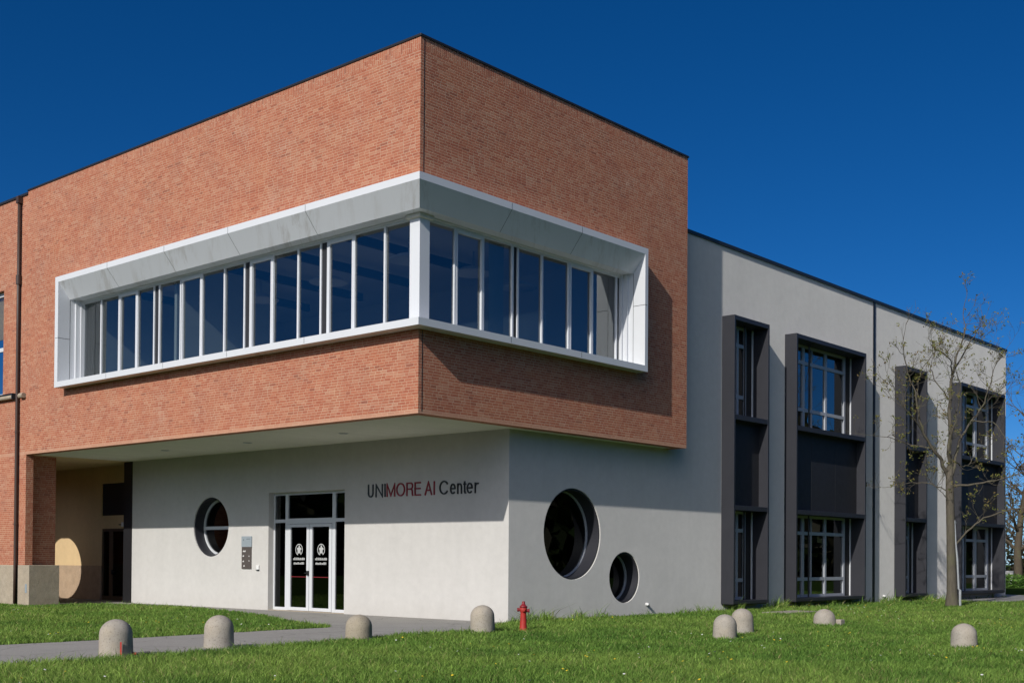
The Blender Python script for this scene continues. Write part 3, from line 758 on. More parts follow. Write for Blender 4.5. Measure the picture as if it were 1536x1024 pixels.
part(mb.build('frame', MT['alu']), lw)
mb = MB(); mb.quad((-23.2, YN+.2, 6.93), (-19.8, YN+.2, 6.93), (-19.8, YN+.2, 10.43), (-23.2, YN+.2, 10.43)); part(mb.build('pane', MT['glass'], fix=False), lw)
mb = MB(); mb.box(-23.2, -19.8, YN+.3, YN+.34, 8.9, 10.4); part(mb.build('blind', MT['ochre']), lw)
mb = MB(); mb.tube([(-23.4, -.06, 6.80), (-18.80, -.06, 6.80)], .075, 12); mb.tube([(-18.46, -.04, 6.80), (-18.2, -.04, 6.80)], .085, 12)
npart(mb, 'ledge_tube', MT['plinth'], smooth=False)
mb = MB(); mb.box(-23.4, -18.80, -.14, .03, 6.87, 6.91); mb.box(-18.84, -18.79, -.145, .03, 6.71, 6.91); npart(mb, 'ledge_cap', MT['ink'])

# ------------------------------------------------------------------ things on the walls
sg = empty('wall_sign', (-3.8, A, 3.3), 'lettering UNIMORE AI Center in grey, dark red and black on the white wall', 'sign')
def arc(cx, cy, rx, ry, a0, a1, n=18): return [(cx+rx*math.cos(R(a0+(a1-a0)*k/n)), cy+ry*math.sin(R(a0+(a1-a0)*k/n))) for k in range(n+1)]
XH = .53/.72      # x-height over cap height
def glyph(ch):
    """stroke centre lines of one plain sans letter in a unit box (x 0..1, y 0..1 = cap height)"""
    if ch == 'U': return [[(0, 1), (0, .32)]+arc(.5, .32, .5, .32, 180, 360)+[(1, 1)]]
    if ch == 'N': return [[(0, 0), (0, 1), (1, 0), (1, 1)]]
    if ch == 'I': return [[(.5, 0), (.5, 1)]]
    if ch == 'M': return [[(0, 0), (0, 1), (.5, .03), (1, 1), (1, 0)]]
    if ch == 'O': return [arc(.5, .5, .5, .5, 90, 450, 40)]
    if ch == 'R': return [[(0, 0), (0, 1), (.62, 1)]+arc(.66, .755, .29, .245, 90, -90)+[(.0, .51)], [(.66, .51)]+arc(.62, .30, .30, .21, 80, 0, 8)+[(.94, .1), (1, 0)]]
    if ch == 'E': return [[(1, 0), (0, 0), (0, 1), (.97, 1)], [(0, .52), (.92, .52)]]
    if ch == 'A': return [[(0, 0), (.5, 1), (1, 0)], [(.19, .35), (.81, .35)]]
    if ch == 'C': return [[(min(1, x*1.06), y) for x, y in arc(.5, .5, .5, .5, 32, 328, 40)]]
    if ch == 'e': return [[(.03, XH*.52), (.98, XH*.52)]+arc(.5, XH*.5, .5, XH*.5, 5, 318, 36)]
    if ch == 'n': return [[(0, 0), (0, XH)], [(0, XH*.55)]+arc(.5, XH-.27, .5, .27, 165, 0, 14)+[(1, 0)]]
    if ch == 't': return [[(.45, .93), (.45, .14)]+arc(.72, .14, .27, .14, 180, 270, 8)+[(1, 0)], [(0, XH-.03), (.98, XH-.03)]]
    if ch == 'r': return [[(.0, 0), (.0, XH)], [(.0, XH*.6)]+arc(.8, XH-.30, .8, .27, 170, 80, 10)]
def stroke_letter(m, ch, x0, x1, z0, cap, y, th):
    for pts in glyph(ch):
        h = th/2; P = [Vector((x0+h+(x1-x0-th)*p[0] if ch != 'I' else (x0+x1)/2, z0+h+(cap-th)*p[1])) for p in pts]
        n = len(P); closed = (P[0]-P[-1]).length < 1e-4
        L_ = []; R_ = []
        for k in range(n):
            if closed: a = P[k]-P[k-1 if k else n-2]; b = P[(k+1) if k < n-1 else 1]-P[k]
            else: a = P[k]-P[k-1] if k else P[1]-P[0]; b = P[k+1]-P[k] if k < n-1 else a
            a = a.normalized(); b = b.normalized(); na = Vector((-a.y, a.x)); nb_ = Vector((-b.y, b.x)); mt = na+nb_
            mt = mt.normalized() if mt.length > 1e-3 else na
            d = min(h/max(mt.dot(na), .45), h*1.9)
            q = P[k]
            if not closed and k == 0: q = q-b*h*(1 if ch in 'UNIMEARnr' else 0)
            if not closed and k == n-1: q = q+a*h*(1 if ch in 'UNIMEARnr' else 0)
            L_.append(q+mt*d); R_.append(q-mt*d)
        rings = [[(l.x, y, l.y), (r.x, y, r.y), (r.x, y+.03, r.y), (l.x, y+.03, l.y)] for l, r in zip(L_, R_)]
        m.loft(rings, True, not closed)
LET = [('U', -5.876, -5.651), ('N', -5.56, -5.269), ('I', -5.201, -5.153), ('M', -5.112, -4.772), ('O', -4.724, -4.383), ('R', -4.323, -4.059), ('E', -4.007, -3.765), ('A', -3.617, -3.341), ('I', -3.284, -3.233), ('C', -3.062, -2.742), ('e', -2.668, -2.47), ('n', -2.409, -2.237), ('t', -2.205, -2.072), ('e', -2.067, -1.856), ('r', -1.784, -1.647)]
for chars, mt, lab in (((0, 1, 2), 'inkg', 'grey letter of UNI'), ((3, 4, 5, 6, 7, 8), 'inkr', 'dark red letter of MORE AI'), ((9, 10, 11, 12, 13, 14), 'ink', 'black letter of Center')):
    for k in chars:
        ch, a, b = LET[k]; m = MB(); stroke_letter(m, ch, a, b, 3.30, .365, A-.030, .037)
        o = part(m.build('letter', MT[mt]), sg); o['label'] = lab

pq = empty('information_plaque', (-11.44, A, 1.75), 'upright information plaque, blue grey above and dark brown below, left of the entrance', 'plaque')
mb = MB(); mb.box(-11.70, -11.19, A-.03, A-.004, 1.93, 2.26); part(mb.build('upper_panel', MT['plq']), pq)
mb = MB(); mb.box(-11.685, -11.205, A-.028, A-.004, 1.25, 1.93); part(mb.build('lower_panel', MT['plqd']), pq)
mb = MB()
for x, z, w_ in ((-11.62, 1.775, .17), (-11.63, 1.625, .08), (-11.32, 1.625, .06), (-11.63, 1.46, .09), (-11.32, 1.48, .03), (-11.59, 1.32, .09)):
    n = max(1, int(w_/.035))
    for k in range(n): mb.box(x+k*.036, x+k*.036+.026, A-.031, A-.028, z, z+.035+.012*(k % 2))
part(mb.build('small_mark', MT['frost']), pq)
mb = MB(); mb.box(-11.60, -11.585, A-.033, A-.03, 2.12, 2.17); mb.box(-11.45, -11.25, A-.033, A-.03, 2.17, 2.18); part(mb.build('dark_mark', MT['ink']), pq)
bz = empty('doorbell', (-10.88, A, 1.28), 'small white doorbell box on the white wall beside the entrance', 'doorbell')
mb = MB(); mb.box(-10.94, -10.81, A-.04, A-.003, 1.23, 1.37); part(mb.build('box', MT['frost'], bev=.008), bz)
mb = MB(); mb.box(-10.94, -10.81, A-.045, A-.003, 1.205, 1.229); part(mb.build('lower_edge', MT['ink']), bz)
for (y, z), lab in (((9.85, .33), 'small white vent cap below the small round window'), ((25.78, .28), 'small white vent cap on the wing wall beside the drain channel')):
    v = empty('vent_cap', (-B, y, z), lab, 'vent', 'vent caps on the wing wall')
    m = MB(); m.tube([(-B-.01, y, z), (-B+.05, y, z), (-B+.09, y, z-.02)], [.045, .045, .035], 14); part(m.build('cap', MT['frost'], smooth=False), v)
    m = MB(); m.tube([(-B+.06, y+.02, z-.05), (-B+.095, y+.03, z-.06)], .022, 10); part(m.build('opening', MT['ink']), v)
wl = empty('wall_lamp', (-19.7, BY, 2.75), 'small pale wall lamp beside the portico door', 'lamp')
m = MB(); m.box(-19.75, -19.62, BY-.16, BY-.02, 2.68, 2.84); part(m.build('housing', MT['frost'], bev=.01), wl)
m = MB(); m.box(-20.1, -19.76, BY-.05, BY-.01, 2.74, 2.78); part(m.build('arm', MT['brown']), wl)

# ------------------------------------------------------------------ ground
mb = MB(); mb.quad((-900, -900, 0), (900, -900, 0), (900, 900, 0), (-900, 900, 0))
tag(mb.build('lawn', MT['soil']), kind='structure')
PATH = [(-1.55, -60), (-1.6, -7), (-1.8, -4.5), (-1.95, -2.2), (-1.95, -1.0), (-2.15, -.65), (-3.3, -.35), (-5.6, .6), (-8.2, 1.85), (-10.7, 2.5), (-13.1, 2.9), (-14.8, 2.75), (-17.5, 2.45), (-17.6, 1.3), (-32, 1.3),
        (-32, 5), (-18, 5), (-17.9, 4.0), (-B+.01, 4.0), (-B+.01, A-.05), (-.3, 3.3), (1.15, .6), (1.2, -1.7), (1.55, -3.5), (1.87, -5.0), (2.3, -7.5), (2.5, -9.5), (2.7, -60)]
PAV2 = [(-.55, 30.2), (2.3, 29.6), (2.4, 33), (2.0, 37), (1.2, 41), (-3, 44), (-14, 45.5), (-40, 46), (-40, 42), (-14, 41.5), (-4, 40.5), (-.55, 39.2)]
def flat(name, poly, z, mt):
    me = bpy.data.meshes.new(name); b_ = bmesh.new()
    f = b_.faces.new([b_.verts.new((x, y, z)) for x, y in poly]); bmesh.ops.triangulate(b_, faces=[f]); 
    bmesh.ops.recalc_face_normals(b_, faces=b_.faces)
    for f in b_.faces:
        if f.normal.z < 0: f.normal_flip()
    b_.to_mesh(me); b_.free(); box_uv(me); return link(name, me, mt)
tag(flat('path', PATH, .006, MT['asphalt']), kind='structure')
tag(flat('pavement', PAV2, .006, MT['asphalt']), kind='structure')
sb = empty('concrete_slab', (1.7, 13.9, 0), 'flat pale concrete slab lying in the grass below the narrow bay window', 'slab')
m = MB(); m.box(1.25, 2.1, 13.2, 15.2, -.02, .075); part(m.build('slab', MT['bol'], bev=.01), sb)

# value noise for the grass
def vnoise(x, y, scale, seed):
    rng = np.random.RandomState(seed); g = rng.rand(256, 256)
    u = x/scale+1000; v = y/scale+1000; i = np.floor(u).astype(int); j = np.floor(v).astype(int); fu = u-i; fv = v-j
    fu = fu*fu*(3-2*fu); fv = fv*fv*(3-2*fv)
    q = lambda a, b: g[a % 256, b % 256]
    return (q(i, j)*(1-fu)+q(i+1, j)*fu)*(1-fv)+(q(i, j+1)*(1-fu)+q(i+1, j+1)*fu)*fv
def inpoly(x, y, poly):
    r = np.zeros(len(x), bool); n = len(poly)
    for k in range(n):
        x0, y0 = poly[k]; x1, y1 = poly[(k+1) % n]
        if y0 == y1: continue
        c = ((y0 > y) != (y1 > y)) & (x < (x1-x0)*(y-y0)/(y1-y0)+x0); r ^= c
    return r
BOL = [(2.045, -8.692), (1.583, -6.409), (1.66, -3.194), (1.684, .372), (6.436, 2.565), (5.863, 4.254), (5.557, 8.716), (11.0, 3.563)]
def grass():
    rng = np.random.RandomState(7); xs = []; ys = []; ws = []
    for x0, x1, y0, y1, dens in ((-20, 26, -22, 46, 1150),):
        n = int((x1-x0)*(y1-y0)*dens)
        x = rng.uniform(x0, x1, n); y = rng.uniform(y0, y1, n)
        dx = x-CAM['cx']; dy = y-CAM['cy']; d = dx*FW.x+dy*FW.y; s = dx*RT.x+dy*RT.y
        ok = (d > 9) & (np.abs(s) < d*.50+4.5)
        keep = np.minimum(1, (19.0/np.maximum(d, 1))**1.25)
        ok &= rng.rand(n) < keep
        x, y, d = x[ok], y[ok], d[ok]
        jx = x+(vnoise(x, y, .25, 3)-.5)*.22; jy = y+(vnoise(x, y, .25, 4)-.5)*.22
        bad = inpoly(jx, jy, PATH) | inpoly(jx, jy, PAV2) | ((x < -B+.03) & (y > A-.02)) | ((x < -17.6) & (y > -.02)) | ((x > 1.25) & (x < 2.1) & (y > 13.2) & (y < 15.2))
        for bx, by in BOL: bad |= (x-bx)**2+(y-by)**2 < .23**2
        g = ~bad; xs.append(x[g]); ys.append(y[g]); ws.append(d[g])
    x = np.concatenate(xs); y = np.concatenate(ys); d = np.concatenate(ws); n = len(x)
    n1 = vnoise(x, y, 1.6, 11); n2 = vnoise(x, y, .35, 12); n3 = vnoise(x, y, 4.5, 13)
    h = (.03+.055*n1*n2+.065*rng.rand(n)**1.8)*(.7+.6*n3)
    edge = np.zeros(n)
    wall = (x > -B) & (x < -B+.5) & (y > A); h = np.where(wall, h*(1.2+1.6*(n2 > .6)), h)
    tall = rng.rand(n) > .955; h = np.where(tall, h*1.7, h)
    wdt = .0046*np.maximum(1, d/17)*rng.uniform(.7, 1.4, n)
    a = rng.uniform(0, 2*np.pi, n); la = rng.uniform(0, 2*np.pi, n)*.75+1.2+4*n2; lean = rng.uniform(.1, 1.5, n)*h
    cx, sy = np.cos(a)*wdt, np.sin(a)*wdt; lx, ly = np.cos(la)*lean, np.sin(la)*lean
    z0 = np.full(n, -.005)
    V = np.empty((n, 5, 3), np.float32)
    V[:, 0] = np.stack([x-cx, y-sy, z0], 1); V[:, 1] = np.stack([x+cx, y+sy, z0], 1)
    V[:, 2] = np.stack([x+cx*.75+lx*.35, y+sy*.75+ly*.35, h*.6], 1); V[:, 3] = np.stack([x-cx*.75+lx*.35, y-sy*.75+ly*.35, h*.6], 1)
    V[:, 4] = np.stack([x+lx, y+ly, h], 1)
    base = (np.arange(n)*5)[:, None]
    loops = (base+np.array([0, 1, 2, 3, 3, 2, 4])[None]).ravel(); sizes = np.tile([4, 3], n)
    g0 = np.array([.155, .300, .050]); g1 = np.array([.325, .465, .098]); dry = np.array([.52, .48, .20]); dk = np.array([.070, .185, .030])
    t_ = np.clip(.55*n1+.45*n3+rng.normal(0, .18, n), 0, 1)[:, None]
    c = g0*(1-t_)+g1*t_
    m2 = np.clip((vnoise(x, y, .8, 21)-.45)*2, 0, 1)[:, None]; c = c*(1-.55*m2)+dk*.55*m2
    dr_ = ((rng.rand(n) < .035+.10*np.clip(n3-.5, 0, 1)))[:, None]; c = np.where(dr_, dry*rng.uniform(.6, 1.1, (n, 1)), c)
    c *= rng.uniform(.6, 1.4, (n, 1)); c = np.where((rng.rand(n) < .05)[:, None], c*1.45, c)
    C = np.repeat(c[:, None, :], 5, 1).reshape(-1, 3)
    tag(mesh_np('grass', V.reshape(-1, 3), loops, sizes, MT['blade'], C), 'short spring grass of the lawn with a few dry blades', 'grass', kind='stuff')
    # daisies and dandelions
    k = 900; rng = np.random.RandomState(5)
    x = rng.uniform(-15, 20, k*9); y = rng.uniform(-14, 40, k*9)
    ok = ~(inpoly(x, y, PATH) | inpoly(x, y, PAV2) | ((x < -B+.3) & (y > A)) | (x < -17)) & (vnoise(x, y, 3.0, 31) > .45)
    x, y = x[ok][:k], y[ok][:k]; k = len(x)
    V = []; L = []; Z = []; C = []
    for i in range(k):
        r = rng.uniform(.012, .022); z = rng.uniform(.07, .11); yel = rng.rand() < .6
        col = np.array([.75, .55, .04]) if yel else np.array([.8, .8, .76])
        tl = rng.uniform(-.5, .5, 2); b0 = len(V)
        for q in range(6):
            an = q*math.pi/3; V.append((x[i]+r*math.cos(an), y[i]+r*math.sin(an), z+r*(math.cos(an)*tl[0]+math.sin(an)*tl[1]))); C.append(col)
        V.append((x[i], y[i], z+.006)); C.append(col)
        for q in range(6): L += [b0+q, b0+(q+1) % 6, b0+6]; Z.append(3)
    tag(mesh_np('wildflowers', np.array(V), np.array(L), Z, MT['flower'], np.array(C)), 'scattered yellow and white wildflowers in the lawn', 'wildflowers', kind='stuff')
grass()

# ------------------------------------------------------------------ bollards
def dome_profile(r, h):
    p = [(r*1.02, -.15), (r*1.01, .02)]
    hc = h-r*.92
    p += [(r, hc*.6), (r*.985, hc)]
    for k in range(1, 9):
        a = k*math.pi/2/8.2; p.append((r*.985*math.cos(a), hc+r*.92*math.sin(a)))
    p.append((.012, h)); return p
BL = [('grey domed concrete bollard with a red paint stripe, nearest the left edge of the lawn', .265, .60, 'bol'),
      ('grey domed concrete bollard on the path edge in front of the round window', .262, .58, 'bol'),
      ('squat yellowish stained concrete bollard below the entrance door', .262, .50, 'boly'),
      ('grey domed concrete bollard just left of the red hydrant', .262, .60, 'bol'),
      ('nearer and lower of two overlapping concrete bollards on the lawn below the first bay window', .245, .50, 'bol'),
      ('rear one of two overlapping concrete bollards on the lawn, half hidden by its neighbour', .245, .56, 'bol'),
      ('low broken concrete bollard with a chunk beside it, under the wide bay window', .275, .42, 'bol'),
      ('lone concrete bollard on the open lawn at the far right, in front of the tree', .24, .46, 'bol')]
for i, ((x, y), (lab, r, h, mt)) in enumerate(zip(BOL, BL)):
    b = empty('bollard', (x, y, 0), lab, 'bollard', 'domed concrete bollards on the lawn')
    rd = random.Random(i+3); ph = rd.uniform(0, 6)
    m = MB(); m.lathe(dome_profile(r, h), (x, y, 0), 40, lambda a, z: .012*math.sin(2*a+ph+4*z)+.008*math.sin(5*a+ph*2+9*z))
    part(m.build('body', MT[mt], smooth=True), b)
    b.rotation_euler = (rd.uniform(-.035, .035), rd.uniform(-.035, .035), 0)
    if i == 0:
        d = (Vector((CAM['cx'], CAM['cy'], 0))-Vector((x, y, 0))).normalized(); s_ = Vector((RT.x, RT.y, 0)).normalized()
        m = MB(); q = []
        for z in (.0, .1, .2, .25):
            c = Vector((x, y, z)) + s_*.075 + d*(math.sqrt(r*r-.075**2)+.012)
            q.append((c-s_*.012, c+s_*.014))
        for k in range(3): m.quad(q[k][0], q[k][1], q[k+1][1], q[k+1][0])
        part(m.build('red_stripe', MT['red'], fix=False), b)
    if i == 6:
        m = MB(); px, py = x+.27, y+.2
        m.box(px-.09, px+.12, py-.1, py+.12, -.05, .16); part(m.build('broken_chunk', MT['bol'], bev=.02), b)
rod = empty('metal_bar', (2.3, -8.2, 0), 'dark metal bar with a red end lying on the path beside the striped bollard', 'bar')
s_ = Vector((RT.x, RT.y, 0)).normalized(); c0 = Vector((2.045, -8.692, .05))+s_*.27
m = MB(); m.tube([c0+s_*.06, c0+s_*.27+Vector((0, 0, .02))], .022, 8); part(m.build('bar', MT['black']), rod)
m = MB(); m.tube([c0-s_*.02, c0+s_*.06], .023, 8); part(m.build('red_end', MT['red']), rod)

# ------------------------------------------------------------------ hydrant
hx, hy = 1.961, 1.409
hd = empty('fire_hydrant', (hx, hy, 0), 'red pillar fire hydrant standing in the grass before the white corner', 'hydrant')
m = MB(); m.lathe([(.10, -.1), (.10, .045), (.088, .05), (.084, .07), (.074, .22), (.066, .40), (.070, .42), (.082, .45), (.086, .50), (.074, .53)], (hx, hy, 0), 24); part(m.build('body', MT['red'], smooth=True), hd)
m = MB(); m.lathe([(.088, .528), (.092, .54), (.09, .555), (.06, .575), (.045, .60), (.036, .605), (.036, .645), (.03, .665), (.004, .668)], (hx, hy, 0), 20); part(m.build('bonnet', MT['redd'], smooth=True), hd)
for sgn, dz in ((-1, 0), (1, -.02)):
    p = Vector((hx, hy, .478+dz)); m = MB(); m.tube([p+s_*sgn*.05, p+s_*sgn*.10, p+s_*sgn*.105, p+s_*sgn*.135, p+s_*sgn*.14], [.036, .036, .044, .044, .03], 12); part(m.build('outlet_cap', MT['redd'], smooth=False), hd)
p = Vector((hx, hy, .478)); fwd = Vector((-FW.x, -FW.y, 0)).normalized()
m = MB(); m.tube([p+fwd*.06, p+fwd*.115, p+fwd*.12], [.04, .04, .025], 12); part(m.build('outlet_cap', MT['red']), hd)

# ------------------------------------------------------------------ trees
def twig_tree(rng, mbr, starts, leaf, depth_levels=3):
    """grow forked twigs from (point, direction, length, radius) starts; collects leaf positions"""
    st = [(Vector(p), Vector(d).normalized(), l, r, depth_levels) for p, d, l, r in starts]
    while st:
        p, d, l, r, lv = st.pop()
        n = 4; pts = [p]; q = p.copy(); dd = d.copy()
        for k in range(n):
            dd = (dd+Vector((rng.gauss(0, .16), rng.gauss(0, .16), rng.gauss(.05, .12)))).normalized()
            q = q+dd*(l/n); pts.append(q.copy())
        mbr.tube(pts, [max(.0035, r*(1-.75*k/n)) for k in range(n+1)], 4 if r < .02 else 6, caps=False)
        if lv > 0:
            kids = rng.choice((2, 3, 3, 4))
            for k in range(kids):
                t_ = rng.uniform(.35, 1.0); i = min(n-1, int(t_*n)); pp = pts[i].lerp(pts[i+1], t_*n-i)
                ax = Vector((rng.gauss(0, 1), rng.gauss(0, 1), rng.gauss(0, 1))).normalized()
                nd = (dd+ax*rng.uniform(.5, .95)+Vector((0, 0, .15))).normalized()
                st.append((pp, nd, l*rng.uniform(.45, .72), max(.004, r*.5), lv-1))
        else:
            leaf.append((pts[-1].copy(), dd.copy()))
def leaves(name, leaf, rng, prob, size, cols, parent, per=(2, 4), spread=.09):
    V = []; L = []; Z = []; C = []
    for p, d in leaf:
        if rng.random() > prob: continue
        for k in range(rng.randint(*per)):
            c = p+Vector((rng.gauss(0, spread), rng.gauss(0, spread), rng.gauss(0, spread*.8)))
            u = Vector((rng.gauss(0, 1), rng.gauss(0, 1), rng.gauss(0, 1))).normalized(); v = u.orthogonal().normalized()
            s = size*rng.uniform(.6, 1.3); b0 = len(V); co_ = np.array(rng.choice(cols))*rng.uniform(.75, 1.25)
            for q in (c-u*s, c-v*s*.45+u*.1*s, c+u*s, c+v*s*.45+u*.1*s): V.append(tuple(q)); C.append(co_)
            L += [b0, b0+1, b0+2, b0+3]; Z.append(4)
    if not V: return
    o = mesh_np(name, np.array(V), np.array(L), Z, MT['leaf'], np.array(C)); part(o, parent); return o

def lawn_tree():
    rng = random.Random(12)
    bx, by = 2.818, 23.876; base = Vector((bx, by, 0))
    s2 = Vector((RT.x, RT.y, 0)).normalized(); f2 = Vector((FW.x, FW.y, 0)).normalized(); SC = 1/42.0
    def P3(px, py, dep=0): return base+s2*((px-1428)*SC)+f2*dep+Vector((0, 0, (911-py)*SC))
    tr = empty('tree', (bx, by, 0), 'young spring tree with few yellow green leaves on the lawn before the wing', 'tree')
    m = MB(); m.tube([P3(1428, 918), P3(1428, 908), P3(1428, 890), P3(1427, 850), P3(1426, 800), P3(1425, 760), P3(1424, 725), P3(1424, 700)], [.30, .24, .185, .16, .15, .145, .135, .11], 14)
    part(m.build('trunk', MT['bark'], smooth=True), tr)
    limbs = [
        ([(1425,722,0),(1410,692,-.1),(1392,674,-.3),(1377,652,-.5),(1366,620,-.7),(1360,592,-.8),(1347,565,-.9),(1341,532,-1.0)], .11, .018),
        ([(1377,652,-.5),(1356,632,-.9),(1335,612,-1.2),(1322,590,-1.4)], .04, .012),
        ([(1366,620,-.7),(1370,592,-.3),(1378,568,0),(1388,548,.2)], .035, .01),
        ([(1392,674,-.3),(1372,668,.3),(1345,655,.7),(1322,650,1.0)], .035, .01),
        ([(1424,705,0),(1427,655,.1),(1427,600,.2),(1430,562,.2),(1441,526,.3),(1452,498,.3),(1450,468,.4)], .13, .015),
        ([(1430,562,.2),(1443,545,.5),(1465,510,.8),(1485,482,1.0),(1491,465,1.1)], .06, .01),
        ([(1430,562,.2),(1424,546,-.2),(1405,534,-.6),(1386,528,-.9)], .04, .01),
        ([(1427,600,.2),(1415,570,.8),(1412,545,1.2),(1420,515,1.5)], .04, .01),
        ([(1424,700,0),(1417,665,-.5),(1423,625,-.8),(1425,585,-1.0),(1415,560,-1.1)], .055, .01),
        ([(1428,712,0),(1445,660,.4),(1470,627,.8),(1492,604,1.2),(1512,588,1.5),(1538,580,1.8)], .085, .012),
        ([(1470,627,.8),(1495,632,.3),(1508,655,.0),(1513,680,-.2)], .035, .01),
        ([(1492,604,1.2),(1500,575,1.0),(1503,548,.8),(1512,530,.7)], .04, .01),
        ([(1433,818,0),(1446,797,-.3),(1466,778,-.6),(1492,768,-.9),(1522,762,-1.2),(1548,752,-1.4)], .06, .014),
        ([(1429,730,0),(1465,725,-.5),(1500,718,-.9),(1530,706,-1.2),(1552,690,-1.4)], .06, .012),
        ([(1424,765,0),(1417,748,-.2),(1403,736,-.3),(1388,722,-.4)], .03, .01),
        ([(1427,690,0),(1452,700,.5),(1470,690,.9),(1484,672,1.2)], .045, .01),
        ([(1424,740,0),(1405,725,.5),(1380,722,.9),(1352,728,1.2)], .035, .01),
    ]
    mbr = MB(); leaf = []; starts = []
    for pts, r0, r1 in limbs:
        P = [P3(*p) for p in pts]; dense = []
        for k in range(len(P)-1):
            for q in range(4): dense.append(P[k].lerp(P[k+1], q/4)+Vector((rng.gauss(0, .02), rng.gauss(0, .02), rng.gauss(0, .015)))*(1 if (k or q) else 0))
        dense.append(P[-1]); n = len(dense)
        mbr.tube(dense, [(r0+(r1-r0)*(k/(n-1))**.7)*.76 for k in range(n)], 7, caps=False)
        for k in range(3, n):
            if rng.random() < .30: continue
            d = (dense[k]-dense[k-1]).normalized(); ax = Vector((rng.gauss(0, 1), rng.gauss(0, 1), rng.gauss(.2, .8))).normalized()
            starts.append((dense[k], (d*.6+ax).normalized(), rng.uniform(.4, 1.0)*(1.0 if k > n*.4 else .8), .010))
        starts.append((dense[-1], (dense[-1]-dense[-2]), .9, r1))
    twig_tree(rng, mbr, starts, leaf, 2)
    part(mbr.build('branches', MT['bark'], smooth=True, fix=False), tr)
    leaves('leaves', leaf, rng, .55, .046, [(.22, .22, .06), (.27, .25, .07), (.17, .20, .05), (.22, .16, .07)], tr, (2, 6), .05)
lawn_tree()
pl = empty('support_pole', (3.06, 24.18, 0), 'thin bent grey metal pole standing beside the tree trunk', 'pole')
base = Vector((3.06, 24.0, 0)); s2 = Vector((RT.x, RT.y, 0)).normalized()
m = MB(); m.tube([base, base+Vector((0, 0, .6)), base-s2*.05+Vector((0, 0, .65)), base-s2*.10+Vector((0, 0, 1.7)), base-s2*.16+Vector((0, 0, 2.3)), base-s2*.2+Vector((0, 0, 3.1))], [.045, .045, .036, .036, .03, .026], 10); part(m.build('pole', MT['steel']), pl)
m = MB(); m.box(base.x-.22, base.x-.12, base.y-.16, base.y-.06, 2.98, 3.05); part(m.build('bracket', MT['steel']), pl)

def far_tree(x, y, h, seed, label, r=.2, cols=((.10, .11, .03), (.16, .13, .05)), prob=.6, size=.16, group='trees beyond the building'):
    rng = random.Random(seed); tr = empty('tree', (x, y, 0), label, 'tree', group)
    m = MB(); pts = []; p = Vector((x, y, -.1)); d = Vector((rng.gauss(0, .05), rng.gauss(0, .05), 1))
    for k in range(8): pts.append(p.copy()); d = (d+Vector((rng.gauss(0, .07), rng.gauss(0, .07), .1))).normalized(); p = p+d*h*.7/7
    m.tube(pts, [r*(1.25-.95*k/7) for k in range(8)], 10); part(m.build('trunk', MT['bark2'], smooth=True), tr)
    mbr = MB(); leaf = []; starts = []
    for k in range(2, 8):
        for q in range(3):
            a = rng.uniform(0, 6.28); starts.append((pts[k], (math.cos(a), math.sin(a), rng.uniform(.25, .9)), h*rng.uniform(.18, .30)*(1.15-.07*k), r*.45*(1.1-.1*k)))
    starts.append((pts[-1], (0, 0, 1), h*.28, r*.3))
    twig_tree(rng, mbr, starts, leaf, 3)
    part(mbr.build('branches', MT['bark2'], fix=False), tr)
    leaves('leaves', leaf, rng, prob, size, cols, tr, (1, 3), .2)
far_tree(-8.6, 64.5, 12.5, 3, 'bare dark tree with a forked trunk just beyond the far end of the wing', .26, prob=.35, size=.11)
far_tree(-13.5, 84, 12, 8, 'brownish thin tree behind the low white wall', .2, ((.12, .085, .05), (.15, .11, .06)), .8, .16)
far_tree(-17.5, 96, 13, 15, 'dull brown tree farthest away beyond the lawn', .22, ((.10, .08, .05), (.13, .10, .06)), .8, .2)

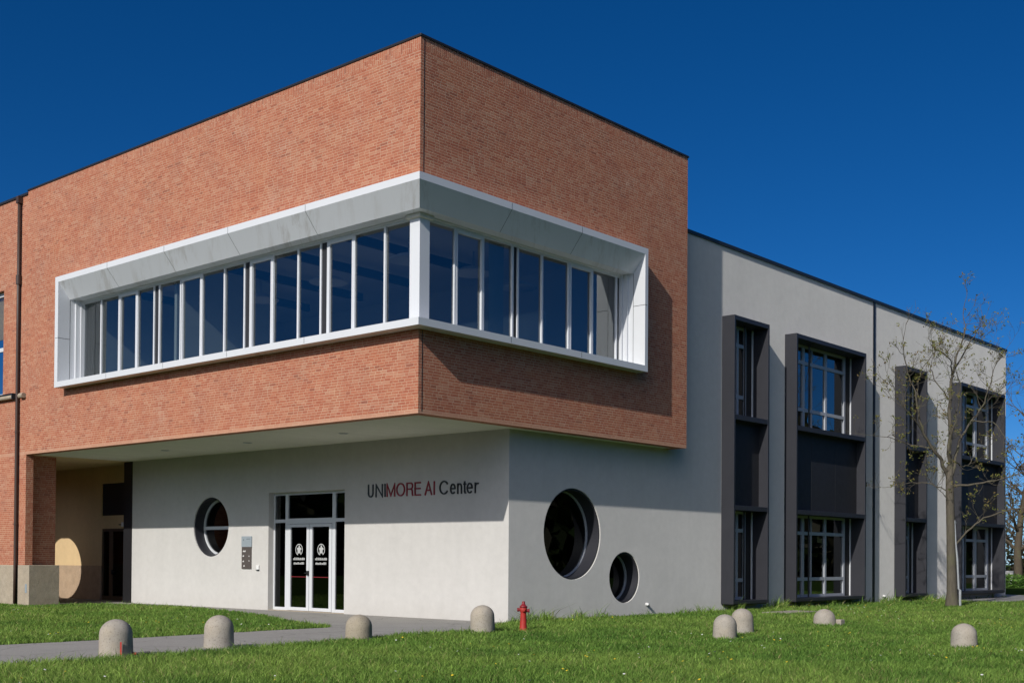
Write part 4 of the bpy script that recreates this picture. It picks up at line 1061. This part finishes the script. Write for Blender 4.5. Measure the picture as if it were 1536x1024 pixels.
# shrubs, hedge, low wall beyond the wing
def leaf_mass(name, blobs, n, size, cols, seed):
    rng = np.random.RandomState(seed); V = []; L = []; Z = []; C = []
    for (x, y, z, rx, ry, rz) in blobs:
        for k in range(n):
            d = rng.normal(0, 1, 3); d /= np.linalg.norm(d); rr = rng.uniform(.55, 1.05)
            c = np.array([x, y, z])+d*rr*np.array([rx, ry, rz])
            if c[2] < 0: c[2] = -c[2]*.3
            u = rng.normal(0, 1, 3); u /= np.linalg.norm(u); v = np.cross(u, rng.normal(0, 1, 3)); v /= np.linalg.norm(v)
            s = size*rng.uniform(.6, 1.4); b0 = len(V); col = np.array(cols[rng.randint(len(cols))])*rng.uniform(.6, 1.35)
            for q in (c-u*s, c-v*s*.5, c+u*s, c+v*s*.5): V.append(q); C.append(col)
            L += [b0, b0+1, b0+2, b0+3]; Z.append(4)
    return mesh_np(name, np.array(V), np.array(L), Z, MT['leaf'], np.array(C))
rr = random.Random(2)
hg = empty('hedge', (-12, 61.5, 0), 'low clipped green hedge beyond the pavement at the far right', 'hedge')
bl = [(-30+k*1.1+rr.uniform(-.2, .2), 61.5+rr.uniform(-.3, .3), .32, .95, 1.3, .55) for k in range(30)]
part(leaf_mass('foliage', bl, 520, .10, [(.12, .24, .04), (.15, .28, .05), (.09, .19, .035)], 3), hg)
lwl = empty('low_wall', (-16, 76, 0), 'low white rendered wall behind the hedge in the distance', 'wall')
m = MB(); m.box(-44, -12.8, 76, 76.3, -.1, .98); part(m.build('body', MT['white'], bev=.02), lwl)
bl = [(-45+rr.uniform(0, 62), 100+rr.uniform(-7, 14), rr.uniform(.6, 2.6), rr.uniform(2, 3.5), 2.5, rr.uniform(1.6, 3.4)) for k in range(60)]
tag(leaf_mass('thicket', bl, 300, .30, [(.085, .065, .042), (.10, .075, .05), (.06, .06, .032), (.05, .06, .025)], 4), 'brown leafless thicket of shrubs in the distance', 'thicket', kind='stuff')
# far woodland on the side of the photographer (seen only as reflections in the glass)
bl = []
for k in range(250):
    an = R(rr.uniform(172, 445)); rad = rr.uniform(80, 110); h = rr.uniform(5.5, 8.5)
    bl.append((CAM['cx']*.3+rad*math.cos(an), CAM['cy']*.3+rad*math.sin(an), h*.85, rr.uniform(3.5, 6), rr.uniform(3.5, 6), h))
tag(leaf_mass('woodland', bl, 190, 1.5, [(.035, .06, .018), (.05, .07, .02), (.055, .05, .03)], 9), 'distant belt of woodland across the lawn', 'woodland', kind='stuff')
